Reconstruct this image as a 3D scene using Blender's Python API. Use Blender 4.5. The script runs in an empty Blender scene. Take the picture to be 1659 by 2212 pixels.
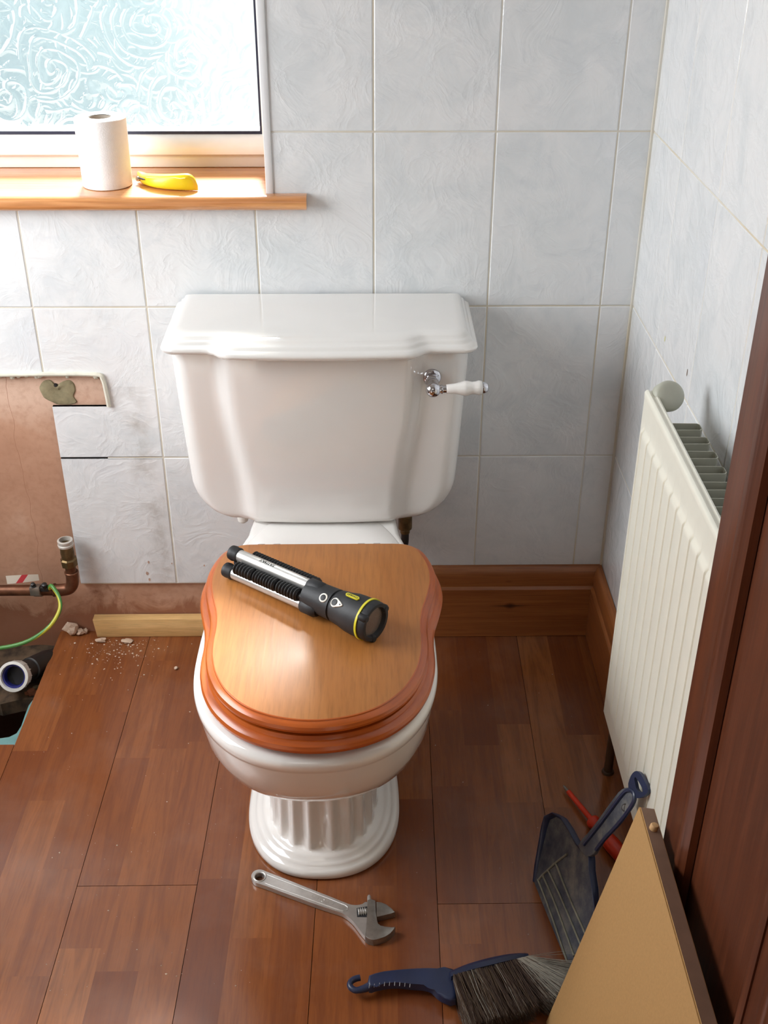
import bpy, bmesh, math, random
from mathutils import Vector, Matrix, noise
random.seed(7)
PI = math.pi
C = bpy.context.scene.collection
W, H = 1659, 2212

# ------------------------------------------------------------------ camera
F_PX, PITCH, YAW, ROLL = 2472.23, 0.5394, 0.0151, 0.0021
CAM = Vector((-0.0106, -1.9193, 1.4390))
_f = Vector((math.sin(YAW)*math.cos(PITCH), math.cos(YAW)*math.cos(PITCH), -math.sin(PITCH)))
_r = Vector((math.cos(YAW), -math.sin(YAW), 0))
_u = _r.cross(_f)
RR = math.cos(ROLL)*_r + math.sin(ROLL)*_u
UU = -math.sin(ROLL)*_r + math.cos(ROLL)*_u
cd = bpy.data.cameras.new('camera'); cam = bpy.data.objects.new('camera', cd); C.objects.link(cam)
M = Matrix((RR, UU, -_f)).transposed().to_4x4(); M.translation = CAM
cam.matrix_world = M
cd.sensor_fit = 'VERTICAL'; cd.sensor_height = 24; cd.lens = 24*F_PX/H
cd.clip_start = 0.02
bpy.context.scene.camera = cam

def ray(u, v):
    return _f + RR*((u-W/2)/F_PX) + UU*((H/2-v)/F_PX)
def P(u, v, ax, val):                       # point of the place seen at a pixel, on a plane x / y / z = val
    d = ray(u, v); t = (val-CAM[ax])/d[ax]; return CAM + d*t
def PP(u, v, o, n):                         # the same on any plane
    d = ray(u, v); t = (o-CAM).dot(n)/d.dot(n); return CAM + d*t

# ------------------------------------------------------------------ light
sc = bpy.context.scene
sc.view_settings.view_transform = 'Standard'; sc.view_settings.look = 'None'
sc.view_settings.gamma = 1; sc.view_settings.use_curve_mapping = False
sc.view_settings.exposure = 0.0
sc.cycles.use_denoising = True
sc.cycles.max_bounces = 10; sc.cycles.diffuse_bounces = 5; sc.cycles.glossy_bounces = 5
sc.cycles.transparent_max_bounces = 12; sc.cycles.sample_clamp_indirect = 6
sc.cycles.caustics_reflective = False; sc.cycles.caustics_refractive = False
wd = bpy.data.worlds.new('sky'); sc.world = wd; wd.use_nodes = True
bg = wd.node_tree.nodes['Background']
bg.inputs[0].default_value = (0.84, 0.92, 1.0, 1); bg.inputs[1].default_value = 1.9
sd = bpy.data.lights.new('sun', 'SUN'); sd.energy = 36; sd.angle = math.radians(13); sd.color = (1, 0.95, 0.87)
so = bpy.data.objects.new('sun', sd); C.objects.link(so)
so.rotation_euler = Vector((0.0, -0.743, -0.669)).to_track_quat('-Z', 'Y').to_euler()
def area(name, loc, target, sx, sy, e, col):
    a = bpy.data.lights.new(name, 'AREA'); a.shape = 'RECTANGLE'; a.size = sx; a.size_y = sy; a.energy = e; a.color = col
    o = bpy.data.objects.new(name, a); C.objects.link(o); o.location = loc
    o.rotation_euler = (Vector(target)-Vector(loc)).to_track_quat('-Z', 'Y').to_euler(); return o
area('left_window_daylight', (-1.34, -0.55, 1.18), (-0.1, -0.35, 0.35), 0.80, 0.9, 25, (0.96, 0.98, 1.0))
area('hall_fill_light', (-0.5, -3.0, 2.25), (-0.1, -1.2, 0.6), 0.9, 0.9, 5, (1.0, 0.93, 0.84))  # added fill light in the unseen hall, not a known fixture

# ------------------------------------------------------------------ materials
def s2l(c): return tuple(((x/255)/12.92 if x/255 <= 0.04045 else (((x/255)+0.055)/1.055)**2.4) for x in c)
class N:
    def __init__(s, name):
        s.m = bpy.data.materials.new(name); s.m.use_nodes = True; s.t = s.m.node_tree
        s.b = s.t.nodes['Principled BSDF']; s.out = s.t.nodes['Material Output']
    def n(s, typ, **kw):
        nd = s.t.nodes.new(typ)
        for k, v in kw.items():
            if k.startswith('i_'):
                nd.inputs[k[2:].replace('_', ' ')].default_value = v
            else: setattr(nd, k, v)
        return nd
    def l(s, a, b): s.t.links.new(a, b)
    def coord(s, scale=(1, 1, 1), rot=(0, 0, 0), which='Object'):
        tc = s.n('ShaderNodeTexCoord'); mp = s.n('ShaderNodeMapping')
        mp.inputs['Scale'].default_value = scale; mp.inputs['Rotation'].default_value = rot
        s.l(tc.outputs[which], mp.inputs[0]); return mp.outputs[0]
    def noise(s, vec, scale, detail=4, rough=0.55, dist=0):
        nd = s.n('ShaderNodeTexNoise'); nd.inputs['Scale'].default_value = scale; nd.inputs['Detail'].default_value = detail
        nd.inputs['Roughness'].default_value = rough; nd.inputs['Distortion'].default_value = dist
        if vec is not None: s.l(vec, nd.inputs['Vector'])
        return nd.outputs['Fac']
    def ramp(s, fac, stops):
        r = s.n('ShaderNodeValToRGB'); e = r.color_ramp.elements
        while len(e) < len(stops): e.new(0.5)
        for i, (p, c) in enumerate(stops):
            e[i].position = p; e[i].color = (*c, 1) if len(c) == 3 else c
        s.l(fac, r.inputs[0]); return r.outputs[0]
    def mix(s, fac, a, b, blend='MIX'):
        m = s.n('ShaderNodeMix', data_type='RGBA', blend_type=blend)
        for sock, v in ((m.inputs[0], fac), (m.inputs[6], a), (m.inputs[7], b)):
            if hasattr(v, 'is_output'): s.l(v, sock)
            elif isinstance(v, (int, float)): sock.default_value = v
            else: sock.default_value = (*v, 1)
        return m.outputs[2]
    def math(s, op, a, b=0.0, c=0.0):
        m = s.n('ShaderNodeMath', operation=op)
        for i, v in enumerate((a, b, c)):
            if hasattr(v, 'is_output'): s.l(v, m.inputs[i])
            else: m.inputs[i].default_value = v
        return m.outputs[0]
    def bump(s, h, strength, dist=0.001, normal=None):
        b = s.n('ShaderNodeBump'); b.inputs['Strength'].default_value = strength; b.inputs['Distance'].default_value = dist
        s.l(h, b.inputs['Height'])
        if normal: s.l(normal, b.inputs['Normal'])
        return b.outputs[0]
    def set(s, col=None, rough=None, metal=None, coat=None, normal=None, spec=None):
        for key, v in (('Base Color', col), ('Roughness', rough), ('Metallic', metal), ('Coat Weight', coat), ('Normal', normal), ('Specular IOR Level', spec)):
            if v is None: continue
            if hasattr(v, 'is_output'): s.l(v, s.b.inputs[key])
            elif isinstance(v, (tuple, list)): s.b.inputs[key].default_value = (*v, 1)
            else: s.b.inputs[key].default_value = v
        return s.m

def plain(name, rgb, rough=0.5, metal=0, coat=0, var=0.12, scale=40, bump=0.0, bscale=200):
    n = N(name); c = s2l(rgb); v = n.coord()
    f = n.noise(v, scale, 5)
    dark = tuple(x*(1-var) for x in c); lite = tuple(min(1, x*(1+var)) for x in c)
    col = n.ramp(f, [(0.3, dark), (0.7, lite)])
    nm = n.bump(n.noise(v, bscale, 3), bump) if bump else None
    return n.set(col, rough, metal, coat, nm)

def wood(name, a, b, scale=(3, 60, 60), rough=0.45, coat=0.0, dist=0.8, knots=None, gain=0.0, sc2=1.0, coatr=0.22):
    n = N(name); v = n.coord(scale)
    f = n.noise(v, 1.0*sc2, 6, 0.6, dist); g = n.noise(v, 5.0*sc2, 3, 0.6)
    col = n.ramp(f, [(0.3, s2l(a)), (0.7, s2l(b))])
    col = n.mix(n.ramp(g, [(0.45, (0, 0, 0)), (0.75, (0.45, 0.45, 0.45))]), col, tuple(x*0.55 for x in s2l(a)))
    if knots:
        tc = n.n('ShaderNodeTexCoord')
        for (kp, r, stretch) in knots:
            mp = n.n('ShaderNodeMapping'); mp.inputs['Location'].default_value = [-x for x in kp]
            n.l(tc.outputs['Object'], mp.inputs[0])
            vm = n.n('ShaderNodeVectorMath', operation='MULTIPLY'); vm.inputs[1].default_value = stretch
            n.l(mp.outputs[0], vm.inputs[0])
            ln = n.n('ShaderNodeVectorMath', operation='LENGTH'); n.l(vm.outputs[0], ln.inputs[0])
            fac = n.ramp(n.math('DIVIDE', ln.outputs['Value'], r), [(0.35, (1, 1, 1)), (0.6, (0.55, 0.55, 0.55)), (1.0, (0, 0, 0))])
            col = n.mix(fac, col, s2l((62, 30, 15)))
    n.b.inputs['Coat Roughness'].default_value = coatr
    return n.set(col, rough, 0, coat, n.bump(g, 0.12 + gain, 0.0008))

m_ceramic = N('white_glazed_ceramic'); _v = m_ceramic.coord()
m_ceramic = m_ceramic.set(m_ceramic.ramp(m_ceramic.noise(_v, 6, 3), [(0.3, s2l((228, 226, 222))), (0.7, s2l((233, 231, 228)))]), 0.09, 0, 0.6)
m_chrome = plain('chrome', (205, 205, 210), 0.12, 1, 0, 0.04)
m_steel = plain('satin_steel', (200, 199, 196), 0.32, 0.75, 0, 0.10, 60, 0.05, 300)
m_steel_dk = plain('darker_worn_steel', (150, 146, 140), 0.34, 0.8, 0, 0.16, 90, 0.08, 300)
m_black = plain('black_rubber', (30, 31, 34), 0.55, 0, 0, 0.3, 60, 0.15, 400)
m_blackpl = plain('black_pipe_plastic', (34, 33, 33), 0.42, 0, 0, 0.35, 30, 0.1, 200)
m_yellow = plain('yellow_plastic', (214, 205, 50), 0.4)
m_knife = plain('yellow_knife_plastic', (238, 208, 30), 0.35, 0, 0.2, 0.05)
m_upvc = plain('white_upvc', (236, 236, 232), 0.28, 0, 0.2, 0.02)
m_gasket = plain('dark_blue_rubber_gasket', (26, 34, 58), 0.5)
m_rad = plain('cream_radiator_enamel', (228, 226, 212), 0.30, 0, 0.15, 0.02)
m_radfin = plain('grey_cream_fin_enamel', (176, 176, 162), 0.45, 0, 0, 0.05)
m_copper = plain('tarnished_copper', (112, 74, 54), 0.46, 0.7, 0, 0.35, 50, 0.1)
m_brass = plain('tarnished_brass', (112, 92, 62), 0.42, 0.8, 0, 0.35, 80, 0.25, 150)
m_whitepl = plain('white_plastic', (222, 220, 214), 0.35, 0, 0.1, 0.04)
m_bluepl = plain('dark_blue_plastic', (30, 40, 70), 0.42, 0, 0.1, 0.15, 30)
m_red = plain('red_insulated_plastic', (228, 62, 30), 0.4, 0, 0.1, 0.08)
m_mdf = plain('tan_fibreboard', (170, 132, 82), 0.75, 0, 0, 0.06, 300, 0.08, 500)
m_edgebd = plain('brown_board_edge', (128, 98, 80), 0.6, 0, 0, 0.10, 40)
m_dowel = plain('pale_dowel', (196, 156, 108), 0.6)
m_paper = plain('white_tissue_paper', (240, 238, 236), 0.9, 0, 0, 0.02, 100, 0.4, 500)
m_card = plain('grey_cardboard', (170, 160, 150), 0.85)
m_debris = plain('plaster_fragment', (200, 176, 155), 0.9, 0, 0, 0.12, 120, 0.5, 200)
m_dirt = plain('dusty_brown_dirt', (78, 62, 46), 0.95, 0, 0, 0.75, 38, 1.0, 60)
m_teal = plain('teal_underlay', (108, 152, 150), 0.8, 0, 0, 0.08, 60)
m_pit = plain('dark_subfloor_void', (20, 18, 16), 0.95)
m_plain_wall = plain('painted_plaster', (205, 203, 198), 0.8, 0, 0, 0.03)
m_trim = plain('white_tile_trim', (222, 224, 226), 0.25, 0, 0.2, 0.02)
m_tiledge = plain('tile_adhesive_edge', (208, 205, 190), 0.8)
m_print = plain('dark_print', (45, 45, 48), 0.5)
m_white_mark = plain('pale_paint', (225, 222, 212), 0.5)
m_slot = plain('dark_grout_gap', (26, 22, 22), 0.9)
m_lens = N('scratched_clear_lens'); m_lens.b.inputs['Transmission Weight'].default_value = 0.75
m_lens = m_lens.set(s2l((190, 175, 165)), 0.2, 0, 0)
m_cable = N('green_yellow_cable'); _v = m_cable.coord(which='UV')
_s = m_cable.n('ShaderNodeSeparateXYZ'); m_cable.l(_v, _s.inputs[0])
_a = m_cable.math('SINE', m_cable.math('ADD', m_cable.math('MULTIPLY', _s.outputs['X'], 2*PI), m_cable.math('MULTIPLY', _s.outputs['Y'], 4.0)))
m_cable = m_cable.set(m_cable.ramp(_a, [(0.45, s2l((78, 135, 66))), (0.6, s2l((190, 185, 60)))]), 0.4)

m_seat = wood('honey_beech_seat', (170, 106, 50), (186, 122, 62), (40, 3, 40), 0.42, 0.12, 0.3)
m_seat_edge = wood('orange_stained_seat_edge', (170, 78, 22), (196, 100, 34), (3, 3, 60), 0.28, 0.35, 0.3)
m_pine_dk = wood('varnished_pine', (138, 80, 42), (168, 104, 56), (3, 50, 90), 0.35, 0.2, 1.2,
    knots=[((0.275, -0.018, 0.078), 0.012, (0.8, 1, 1.3)), ((0.27, -0.01, 0.135), 0.009, (0.7, 1, 1.6)), ((0.275, -0.018, 0.078), 0.011, (0.22, 1, 3.2))])
m_pine_side = wood('varnished_pine_side', (138, 80, 42), (168, 104, 56), (50, 3, 90), 0.35, 0.2, 1.2)
m_pine_raw = wood('raw_pale_pine', (206, 164, 104), (228, 190, 132), (5, 60, 90), 0.6, 0, 1.0)
m_sill = wood('sill_pine', (190, 124, 72), (222, 162, 106), (2.5, 50, 60), 0.22, 0.9, 1.5)
m_door = wood('dark_mahogany', (74, 35, 18), (100, 52, 29), (60, 60, 2.5), 0.38, 0.15, 1.0)

# cherry laminate: every strip block carries its own tone
m_floor = N('cherry_laminate'); n = m_floor
at = n.n('ShaderNodeAttribute', attribute_name='tone')
sp = n.n('ShaderNodeSeparateColor'); n.l(at.outputs['Color'], sp.inputs[0])
tc = n.n('ShaderNodeTexCoord'); cmb = n.n('ShaderNodeCombineXYZ')
n.l(n.math('MULTIPLY', sp.outputs[1], 40.0), cmb.inputs[0]); n.l(n.math('MULTIPLY', sp.outputs[1], 17.0), cmb.inputs[1])
va = n.n('ShaderNodeVectorMath', operation='ADD'); n.l(tc.outputs['Object'], va.inputs[0]); n.l(cmb.outputs[0], va.inputs[1])
mp = n.n('ShaderNodeMapping'); mp.inputs['Scale'].default_value = (45, 3.0, 1); n.l(va.outputs[0], mp.inputs[0])
g1 = n.noise(mp.outputs[0], 1.0, 6, 0.6, 1.6); g2 = n.noise(mp.outputs[0], 7.0, 3, 0.6)
base = n.ramp(sp.outputs[0], [(0.0, s2l((114, 61, 32))), (0.5, s2l((133, 76, 40))), (1.0, s2l((151, 93, 51)))])
c1 = n.mix(n.ramp(g1, [(0.42, (0, 0, 0)), (0.62, (0.5, 0.5, 0.5))]), base, s2l((102, 56, 34)))
c1 = n.mix(n.ramp(g2, [(0.5, (0, 0, 0)), (0.8, (0.35, 0.35, 0.35))]), c1, s2l((86, 44, 28)))
dust = n.noise(tc.outputs['Object'], 5.0, 5, 0.6)
c1 = n.mix(n.ramp(dust, [(0.5, (0, 0, 0)), (0.8, (0.12, 0.12, 0.12))]), c1, s2l((170, 150, 135)))
rg = n.ramp(n.noise(tc.outputs['Object'], 9, 4), [(0.35, (0.15,)*3), (0.7, (0.27,)*3)])
m_floor = n.set(c1, rg, 0, 0, n.bump(g2, 0.05, 0.0005), 0.6)

def tile_mat(name, bumpamt):
    n = N(name); at = n.n('ShaderNodeAttribute', attribute_name='tone')
    sp = n.n('ShaderNodeSeparateColor'); n.l(at.outputs['Color'], sp.inputs[0])
    tc = n.n('ShaderNodeTexCoord'); cmb = n.n('ShaderNodeCombineXYZ')
    n.l(n.math('MULTIPLY', sp.outputs[0], 9.0), cmb.inputs[0]); n.l(n.math('MULTIPLY', sp.outputs[1], 9.0), cmb.inputs[1])
    va = n.n('ShaderNodeVectorMath', operation='ADD'); n.l(tc.outputs['Object'], va.inputs[0]); n.l(cmb.outputs[0], va.inputs[1])
    a = n.noise(va.outputs[0], 9, 6, 0.62, 0.6); b = n.noise(va.outputs[0], 22, 4, 0.6, 1.0); c = n.noise(va.outputs[0], 5, 3, 0.5)
    col = n.ramp(a, [(0.35, s2l((211, 215, 217))), (0.55, s2l((222, 224, 225))), (0.75, s2l((225, 225, 225)))])
    col = n.mix(n.ramp(b, [(0.55, (0, 0, 0)), (0.78, (0.45, 0.45, 0.45))]), col, s2l((197, 202, 207)))
    col = n.mix(n.ramp(c, [(0.6, (0, 0, 0)), (0.8, (0.3, 0.3, 0.3))]), col, s2l((195, 204, 218)))
    so = n.n('ShaderNodeSeparateXYZ'); n.l(tc.outputs['Object'], so.inputs[0])
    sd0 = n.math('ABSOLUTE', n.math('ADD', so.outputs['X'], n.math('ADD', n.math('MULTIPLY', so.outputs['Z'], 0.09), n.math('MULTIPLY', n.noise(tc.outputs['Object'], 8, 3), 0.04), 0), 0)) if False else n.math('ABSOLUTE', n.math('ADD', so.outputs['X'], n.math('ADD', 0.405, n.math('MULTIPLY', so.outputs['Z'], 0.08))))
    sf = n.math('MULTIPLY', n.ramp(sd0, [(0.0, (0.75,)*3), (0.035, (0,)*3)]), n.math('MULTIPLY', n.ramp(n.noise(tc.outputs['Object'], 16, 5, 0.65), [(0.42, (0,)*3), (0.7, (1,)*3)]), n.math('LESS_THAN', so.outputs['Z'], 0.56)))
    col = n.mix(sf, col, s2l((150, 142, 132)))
    rid = n.math('ABSOLUTE', n.math('SUBTRACT', n.noise(va.outputs[0], 14, 4, 0.55, 1.2), 0.5))
    rid = n.math('POWER', n.math('SUBTRACT', 1.0, rid), 6.0)
    wav = n.noise(va.outputs[0], 30, 2, 0.5, 0.5)
    nm = n.bump(rid, bumpamt, 0.0016); nm = n.bump(wav, bumpamt*0.5, 0.001, nm)
    return n.set(col, 0.14, 0, 0, nm, 0.5)
m_tile = tile_mat('glazed_tile', 0.42)
n = N('cream_grout'); v = n.coord()
m_grout = n.set(n.ramp(n.noise(v, 4, 3), [(0.35, s2l((208, 206, 198))), (0.65, s2l((202, 190, 164)))]), 0.8)

# bare plaster with brown stains
n = N('bare_pink_plaster'); v = n.coord(); sx = n.n('ShaderNodeSeparateXYZ'); n.l(v, sx.inputs[0])
big = n.noise(v, 5, 6, 0.6, 0.4); fine = n.noise(v, 90, 4, 0.6)
col = n.ramp(big, [(0.3, s2l((168, 124, 98))), (0.55, s2l((184, 142, 116))), (0.75, s2l((200, 166, 144)))])
low = n.ramp(n.math('ADD', n.math('MULTIPLY', sx.outputs['Z'], 4.0), n.math('MULTIPLY', n.noise(v, 11, 6, 0.65, 0.8), 0.9)), [(0.66, (0.8,)*3), (0.78, (0,)*3)])
hi = n.ramp(n.math('ADD', sx.outputs['Z'], n.math('MULTIPLY', n.noise(v, 7, 4), 0.16)), [(0.54, (0,)*3), (0.62, (0.75,)*3)])
col = n.mix(hi, col, s2l((214, 184, 164)))
col = n.mix(low, col, s2l((134, 82, 56)))
col = n.mix(n.ramp(fine, [(0.45, (0, 0, 0)), (0.8, (0.4, 0.4, 0.4))]), col, s2l((150, 105, 78)))
crk = n.math('ABSOLUTE', n.math('SUBTRACT', n.math('ADD', sx.outputs['X'], n.math('MULTIPLY', n.noise(v, 6, 3), 0.05)), -0.648))
col = n.mix(n.math('LESS_THAN', crk, 0.00035), col, s2l((150, 105, 80)))
m_plaster = n.set(col, 0.85, 0, 0, n.bump(fine, 0.2, 0.001))
m_mortar = plain('grey_green_mortar', (134, 124, 96), 0.95, 0, 0, 0.18, 80, 0.6, 150)

# swirled obscure glass: lets daylight through, scatters part of it on its curls
n = N('swirled_obscure_glass'); v = n.coord((1, 0, 1))
tcn = n.n('ShaderNodeTexNoise'); tcn.inputs['Scale'].default_value = 9; n.l(v, tcn.inputs['Vector'])
vs = n.n('ShaderNodeVectorMath', operation='SCALE'); vs.inputs['Scale'].default_value = 0.05; n.l(tcn.outputs['Color'], vs.inputs[0])
va = n.n('ShaderNodeVectorMath', operation='ADD'); n.l(v, va.inputs[0]); n.l(vs.outputs[0], va.inputs[1])
def rings(scale, freq):
    vo = n.n('ShaderNodeTexVoronoi', voronoi_dimensions='3D'); vo.inputs['Scale'].default_value = scale; vo.inputs['Randomness'].default_value = 0.9
    n.l(va.outputs[0], vo.inputs['Vector'])
    sb = n.n('ShaderNodeVectorMath', operation='SUBTRACT'); n.l(va.outputs[0], sb.inputs[0]); n.l(vo.outputs['Position'], sb.inputs[1])
    s3 = n.n('ShaderNodeSeparateXYZ'); n.l(sb.outputs[0], s3.inputs[0])
    ang = n.math('ARCTAN2', s3.outputs['Z'], s3.outputs['X'])
    r = n.math('SINE', n.math('ADD', n.math('MULTIPLY', vo.outputs['Distance'], freq), ang))
    return n.math('POWER', n.math('ABSOLUTE', r), 6.0)
h = n.math('MAXIMUM', rings(9, 20), n.math('MULTIPLY', rings(15, 13), 0.6))
fine = n.noise(va.outputs[0], 60, 3)
h2 = n.math('ADD', h, n.math('MULTIPLY', fine, 0.5))
nm = n.bump(h2, 0.5, 0.004)
tr = n.n('ShaderNodeBsdfTransparent'); n.l(n.ramp(h2, [(0.1, (0.80, 0.88, 0.90)), (0.9, (0.94, 0.98, 1.0))]), tr.inputs[0])
tl = n.n('ShaderNodeBsdfTranslucent'); tl.inputs[0].default_value = (0.86, 0.95, 0.97, 1); n.l(nm, tl.inputs['Normal'])
rf = n.n('ShaderNodeBsdfRefraction'); rf.inputs['Color'].default_value = (0.90, 0.97, 0.98, 1); rf.inputs['Roughness'].default_value = 0.12; rf.inputs['IOR'].default_value = 1.45; n.l(nm, rf.inputs['Normal'])
gl = n.n('ShaderNodeBsdfGlossy'); gl.inputs['Roughness'].default_value = 0.08; n.l(nm, gl.inputs['Normal'])
x1 = n.n('ShaderNodeMixShader'); x1.inputs[0].default_value = 0.06; n.l(tr.outputs[0], x1.inputs[1]); n.l(tl.outputs[0], x1.inputs[2])
x2 = n.n('ShaderNodeMixShader'); x2.inputs[0].default_value = 0.45; n.l(x1.outputs[0], x2.inputs[1]); n.l(rf.outputs[0], x2.inputs[2])
x3 = n.n('ShaderNodeMixShader'); x3.inputs[0].default_value = 0.05; n.l(x2.outputs[0], x3.inputs[1]); n.l(gl.outputs[0], x3.inputs[2])
n.l(x3.outputs[0], n.out.inputs[0]); m_glass = n.m

# dustpan: blue plastic under pale dust
n = N('dusty_blue_plastic'); v = n.coord()
f = n.noise(v, 22, 6, 0.65)
m_dustpan = n.set(n.ramp(f, [(0.32, s2l((44, 50, 66))), (0.5, s2l((80, 84, 92))), (0.72, s2l((132, 128, 120)))]), 0.6, 0, 0, n.bump(f, 0.1))

# ------------------------------------------------------------------ mesh helpers
def finish(name, bm, mats, parent=None, smooth=True, ang=38, loc=None, stuff=False, label=None):
    bmesh.ops.recalc_face_normals(bm, faces=bm.faces)
    if smooth:
        for f in bm.faces: f.smooth = True
        for e in bm.edges:
            if len(e.link_faces) == 2 and e.calc_face_angle(0) > math.radians(ang): e.smooth = False
    me = bpy.data.meshes.new(name); bm.to_mesh(me); bm.free()
    if not isinstance(mats, (list, tuple)): mats = [mats]
    for m in mats: me.materials.append(m)
    o = bpy.data.objects.new(name, me); C.objects.link(o)
    if parent: o.parent = parent; o.matrix_parent_inverse = Matrix.Translation(-parent.location) if parent.type == 'EMPTY' or parent.location.length else Matrix()
    if stuff: o['kind'] = 'stuff'
    if label: o['label'] = label
    return o
def thing(name, label, cat, loc, group=None):
    o = bpy.data.objects.new(name, None); C.objects.link(o); o.location = loc; o.empty_display_size = 0.02
    o['label'] = label; o['category'] = cat
    if group: o['group'] = group
    return o
def tag(o, label, cat, group=None, kind=None):
    o['label'] = label; o['category'] = cat
    if group: o['group'] = group
    if kind: o['kind'] = kind
    return o
def struct(o, label=None):
    o['kind'] = 'structure'
    if label: o['label'] = label
    return o
def B(): return bmesh.new()
def box(bm, lo, hi, bev=0.0, seg=2, mat=0):
    vs = [bm.verts.new((x, y, z)) for x in (lo[0], hi[0]) for y in (lo[1], hi[1]) for z in (lo[2], hi[2])]
    fs = [bm.faces.new([vs[i] for i in q]) for q in ((0, 1, 3, 2), (4, 6, 7, 5), (0, 4, 5, 1), (2, 3, 7, 6), (0, 2, 6, 4), (1, 5, 7, 3))]
    for f in fs: f.material_index = mat
    if bev:
        es = list({e for f in fs for e in f.edges})
        r = bmesh.ops.bevel(bm, geom=es, offset=bev, segments=seg, affect='EDGES', profile=0.5)
        for f in r['faces']: f.material_index = mat
    return vs
def frame_axes(d):
    d = d.normalized(); a = Vector((0, 0, 1)) if abs(d.z) < 0.9 else Vector((1, 0, 0))
    x = d.cross(a).normalized(); return x, d.cross(x).normalized(), d
def lathe(bm, o, d, prof, seg=24, mat=0, cap=True, squash=None):
    """prof: (distance along d, radius)"""
    o = Vector(o); x, y, d = frame_axes(Vector(d)); rings = []
    for t, r in prof:
        rings.append([bm.verts.new(o + d*t + (x*math.cos(2*PI*i/seg) + y*math.sin(2*PI*i/seg))*r) for i in range(seg)])
    for a, b in zip(rings, rings[1:]):
        for i in range(seg):
            f = bm.faces.new((a[i], a[(i+1) % seg], b[(i+1) % seg], b[i])); f.material_index = mat
    if cap:
        for rg in (rings[0], rings[-1]):
            f = bm.faces.new(rg); f.material_index = mat
    return rings
def catmull(pts, k=6):
    pts = [Vector(p) for p in pts]; out = []
    for i in range(len(pts)-1):
        p0 = pts[max(i-1, 0)]; p1 = pts[i]; p2 = pts[i+1]; p3 = pts[min(i+2, len(pts)-1)]
        for j in range(k):
            t = j/k
            out.append(0.5*((2*p1)+(-p0+p2)*t+(2*p0-5*p1+4*p2-p3)*t*t+(-p0+3*p1-3*p2+p3)*t**3))
    out.append(pts[-1]); return out
def tube(bm, pts, r, seg=12, mat=0, uv=False):
    pts = [Vector(p) for p in pts]; rings = []; prev = None
    for i, p in enumerate(pts):
        d = (pts[min(i+1, len(pts)-1)] - pts[max(i-1, 0)]).normalized()
        if prev is None: x, y, _ = frame_axes(d)
        else:
            x = (prev - d*prev.dot(d)).normalized(); y = d.cross(x)
        prev = x; rr = r[i] if isinstance(r, (list, tuple)) else r
        rings.append([bm.verts.new(p + (x*math.cos(2*PI*k/seg)+y*math.sin(2*PI*k/seg))*rr) for k in range(seg)])
    ul = bm.loops.layers.uv.verify() if uv else None
    L = 0
    for i, (a, b) in enumerate(zip(rings, rings[1:])):
        L2 = L + (pts[i+1]-pts[i]).length*8
        for k in range(seg):
            f = bm.faces.new((a[k], a[(k+1) % seg], b[(k+1) % seg], b[k])); f.material_index = mat
            if uv:
                for lp, c in zip(f.loops, ((k/seg, L), ((k+1)/seg, L), ((k+1)/seg, L2), (k/seg, L2))): lp[ul].uv = c
        L = L2
    for rg in (rings[0], rings[-1]):
        f = bm.faces.new(rg); f.material_index = mat
def loft(bm, sections, cap0=True, cap1=True, mat=0, closed=True):
    rings = [[bm.verts.new(p) for p in s] for s in sections]
    for a, b in zip(rings, rings[1:]):
        m = len(a)
        for i in range(m if closed else m-1):
            f = bm.faces.new((a[i], a[(i+1) % m], b[(i+1) % m], b[i])); f.material_index = mat
    if cap0: bm.faces.new(rings[0]).material_index = mat
    if cap1: bm.faces.new(rings[-1]).material_index = mat
    return rings
def plate(bm, pts, n, th, bev=0.0, mat=0, seg=2):
    """outline pts (world, roughly in one plane) given thickness th along n"""
    n = Vector(n).normalized()
    a = [bm.verts.new(Vector(p)) for p in pts]; b = [bm.verts.new(Vector(p)+n*th) for p in pts]
    fs = [bm.faces.new(a), bm.faces.new(b)]
    m = len(a)
    for i in range(m): fs.append(bm.faces.new((a[i], a[(i+1) % m], b[(i+1) % m], b[i])))
    for f in fs: f.material_index = mat
    if bev:
        top = [e for e in fs[1].edges]
        r = bmesh.ops.bevel(bm, geom=top, offset=bev, segments=seg, affect='EDGES', profile=0.5)
        for f in r['faces']: f.material_index = mat
def dense(pts, k=5, closed=True):
    pts = [Vector(p) for p in pts]; m = len(pts); out = []
    for i in range(m):
        p0, p1, p2, p3 = pts[(i-1) % m], pts[i], pts[(i+1) % m], pts[(i+2) % m]
        for j in range(k):
            t = j/k
            out.append(0.5*((2*p1)+(-p0+p2)*t+(2*p0-5*p1+4*p2-p3)*t*t+(-p0+3*p1-3*p2+p3)*t**3))
    return out
def text_bm(bm, s, size, mtx, depth=0.0004, mat=0):
    cu = bpy.data.curves.new('lettering', 'FONT'); cu.body = s; cu.size = size; cu.extrude = depth; cu.align_x = 'CENTER'; cu.align_y = 'CENTER'; cu.resolution_u = 2
    o = bpy.data.objects.new('lettering', cu); C.objects.link(o)
    dg = bpy.context.evaluated_depsgraph_get(); me = bpy.data.meshes.new_from_object(o.evaluated_get(dg))
    me.transform(mtx); old = set(bm.faces); bm.from_mesh(me); bm.faces.ensure_lookup_table()
    for f in bm.faces:
        if f not in old: f.material_index = mat
    bpy.data.objects.remove(o); bpy.data.curves.remove(cu); bpy.data.meshes.remove(me)

# ------------------------------------------------------------------ setting: shell
XR, XL, YF, ZC = 0.4574, -1.18, -1.72, 2.35
WX0, WX1, WZ0, WZ1 = -1.10, -0.178, 0.905, 1.95          # window opening in the back wall
TY = 0.008                                                # plaster plane behind the tiles
ROW1, HT = 0.7126, 0.2998

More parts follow.
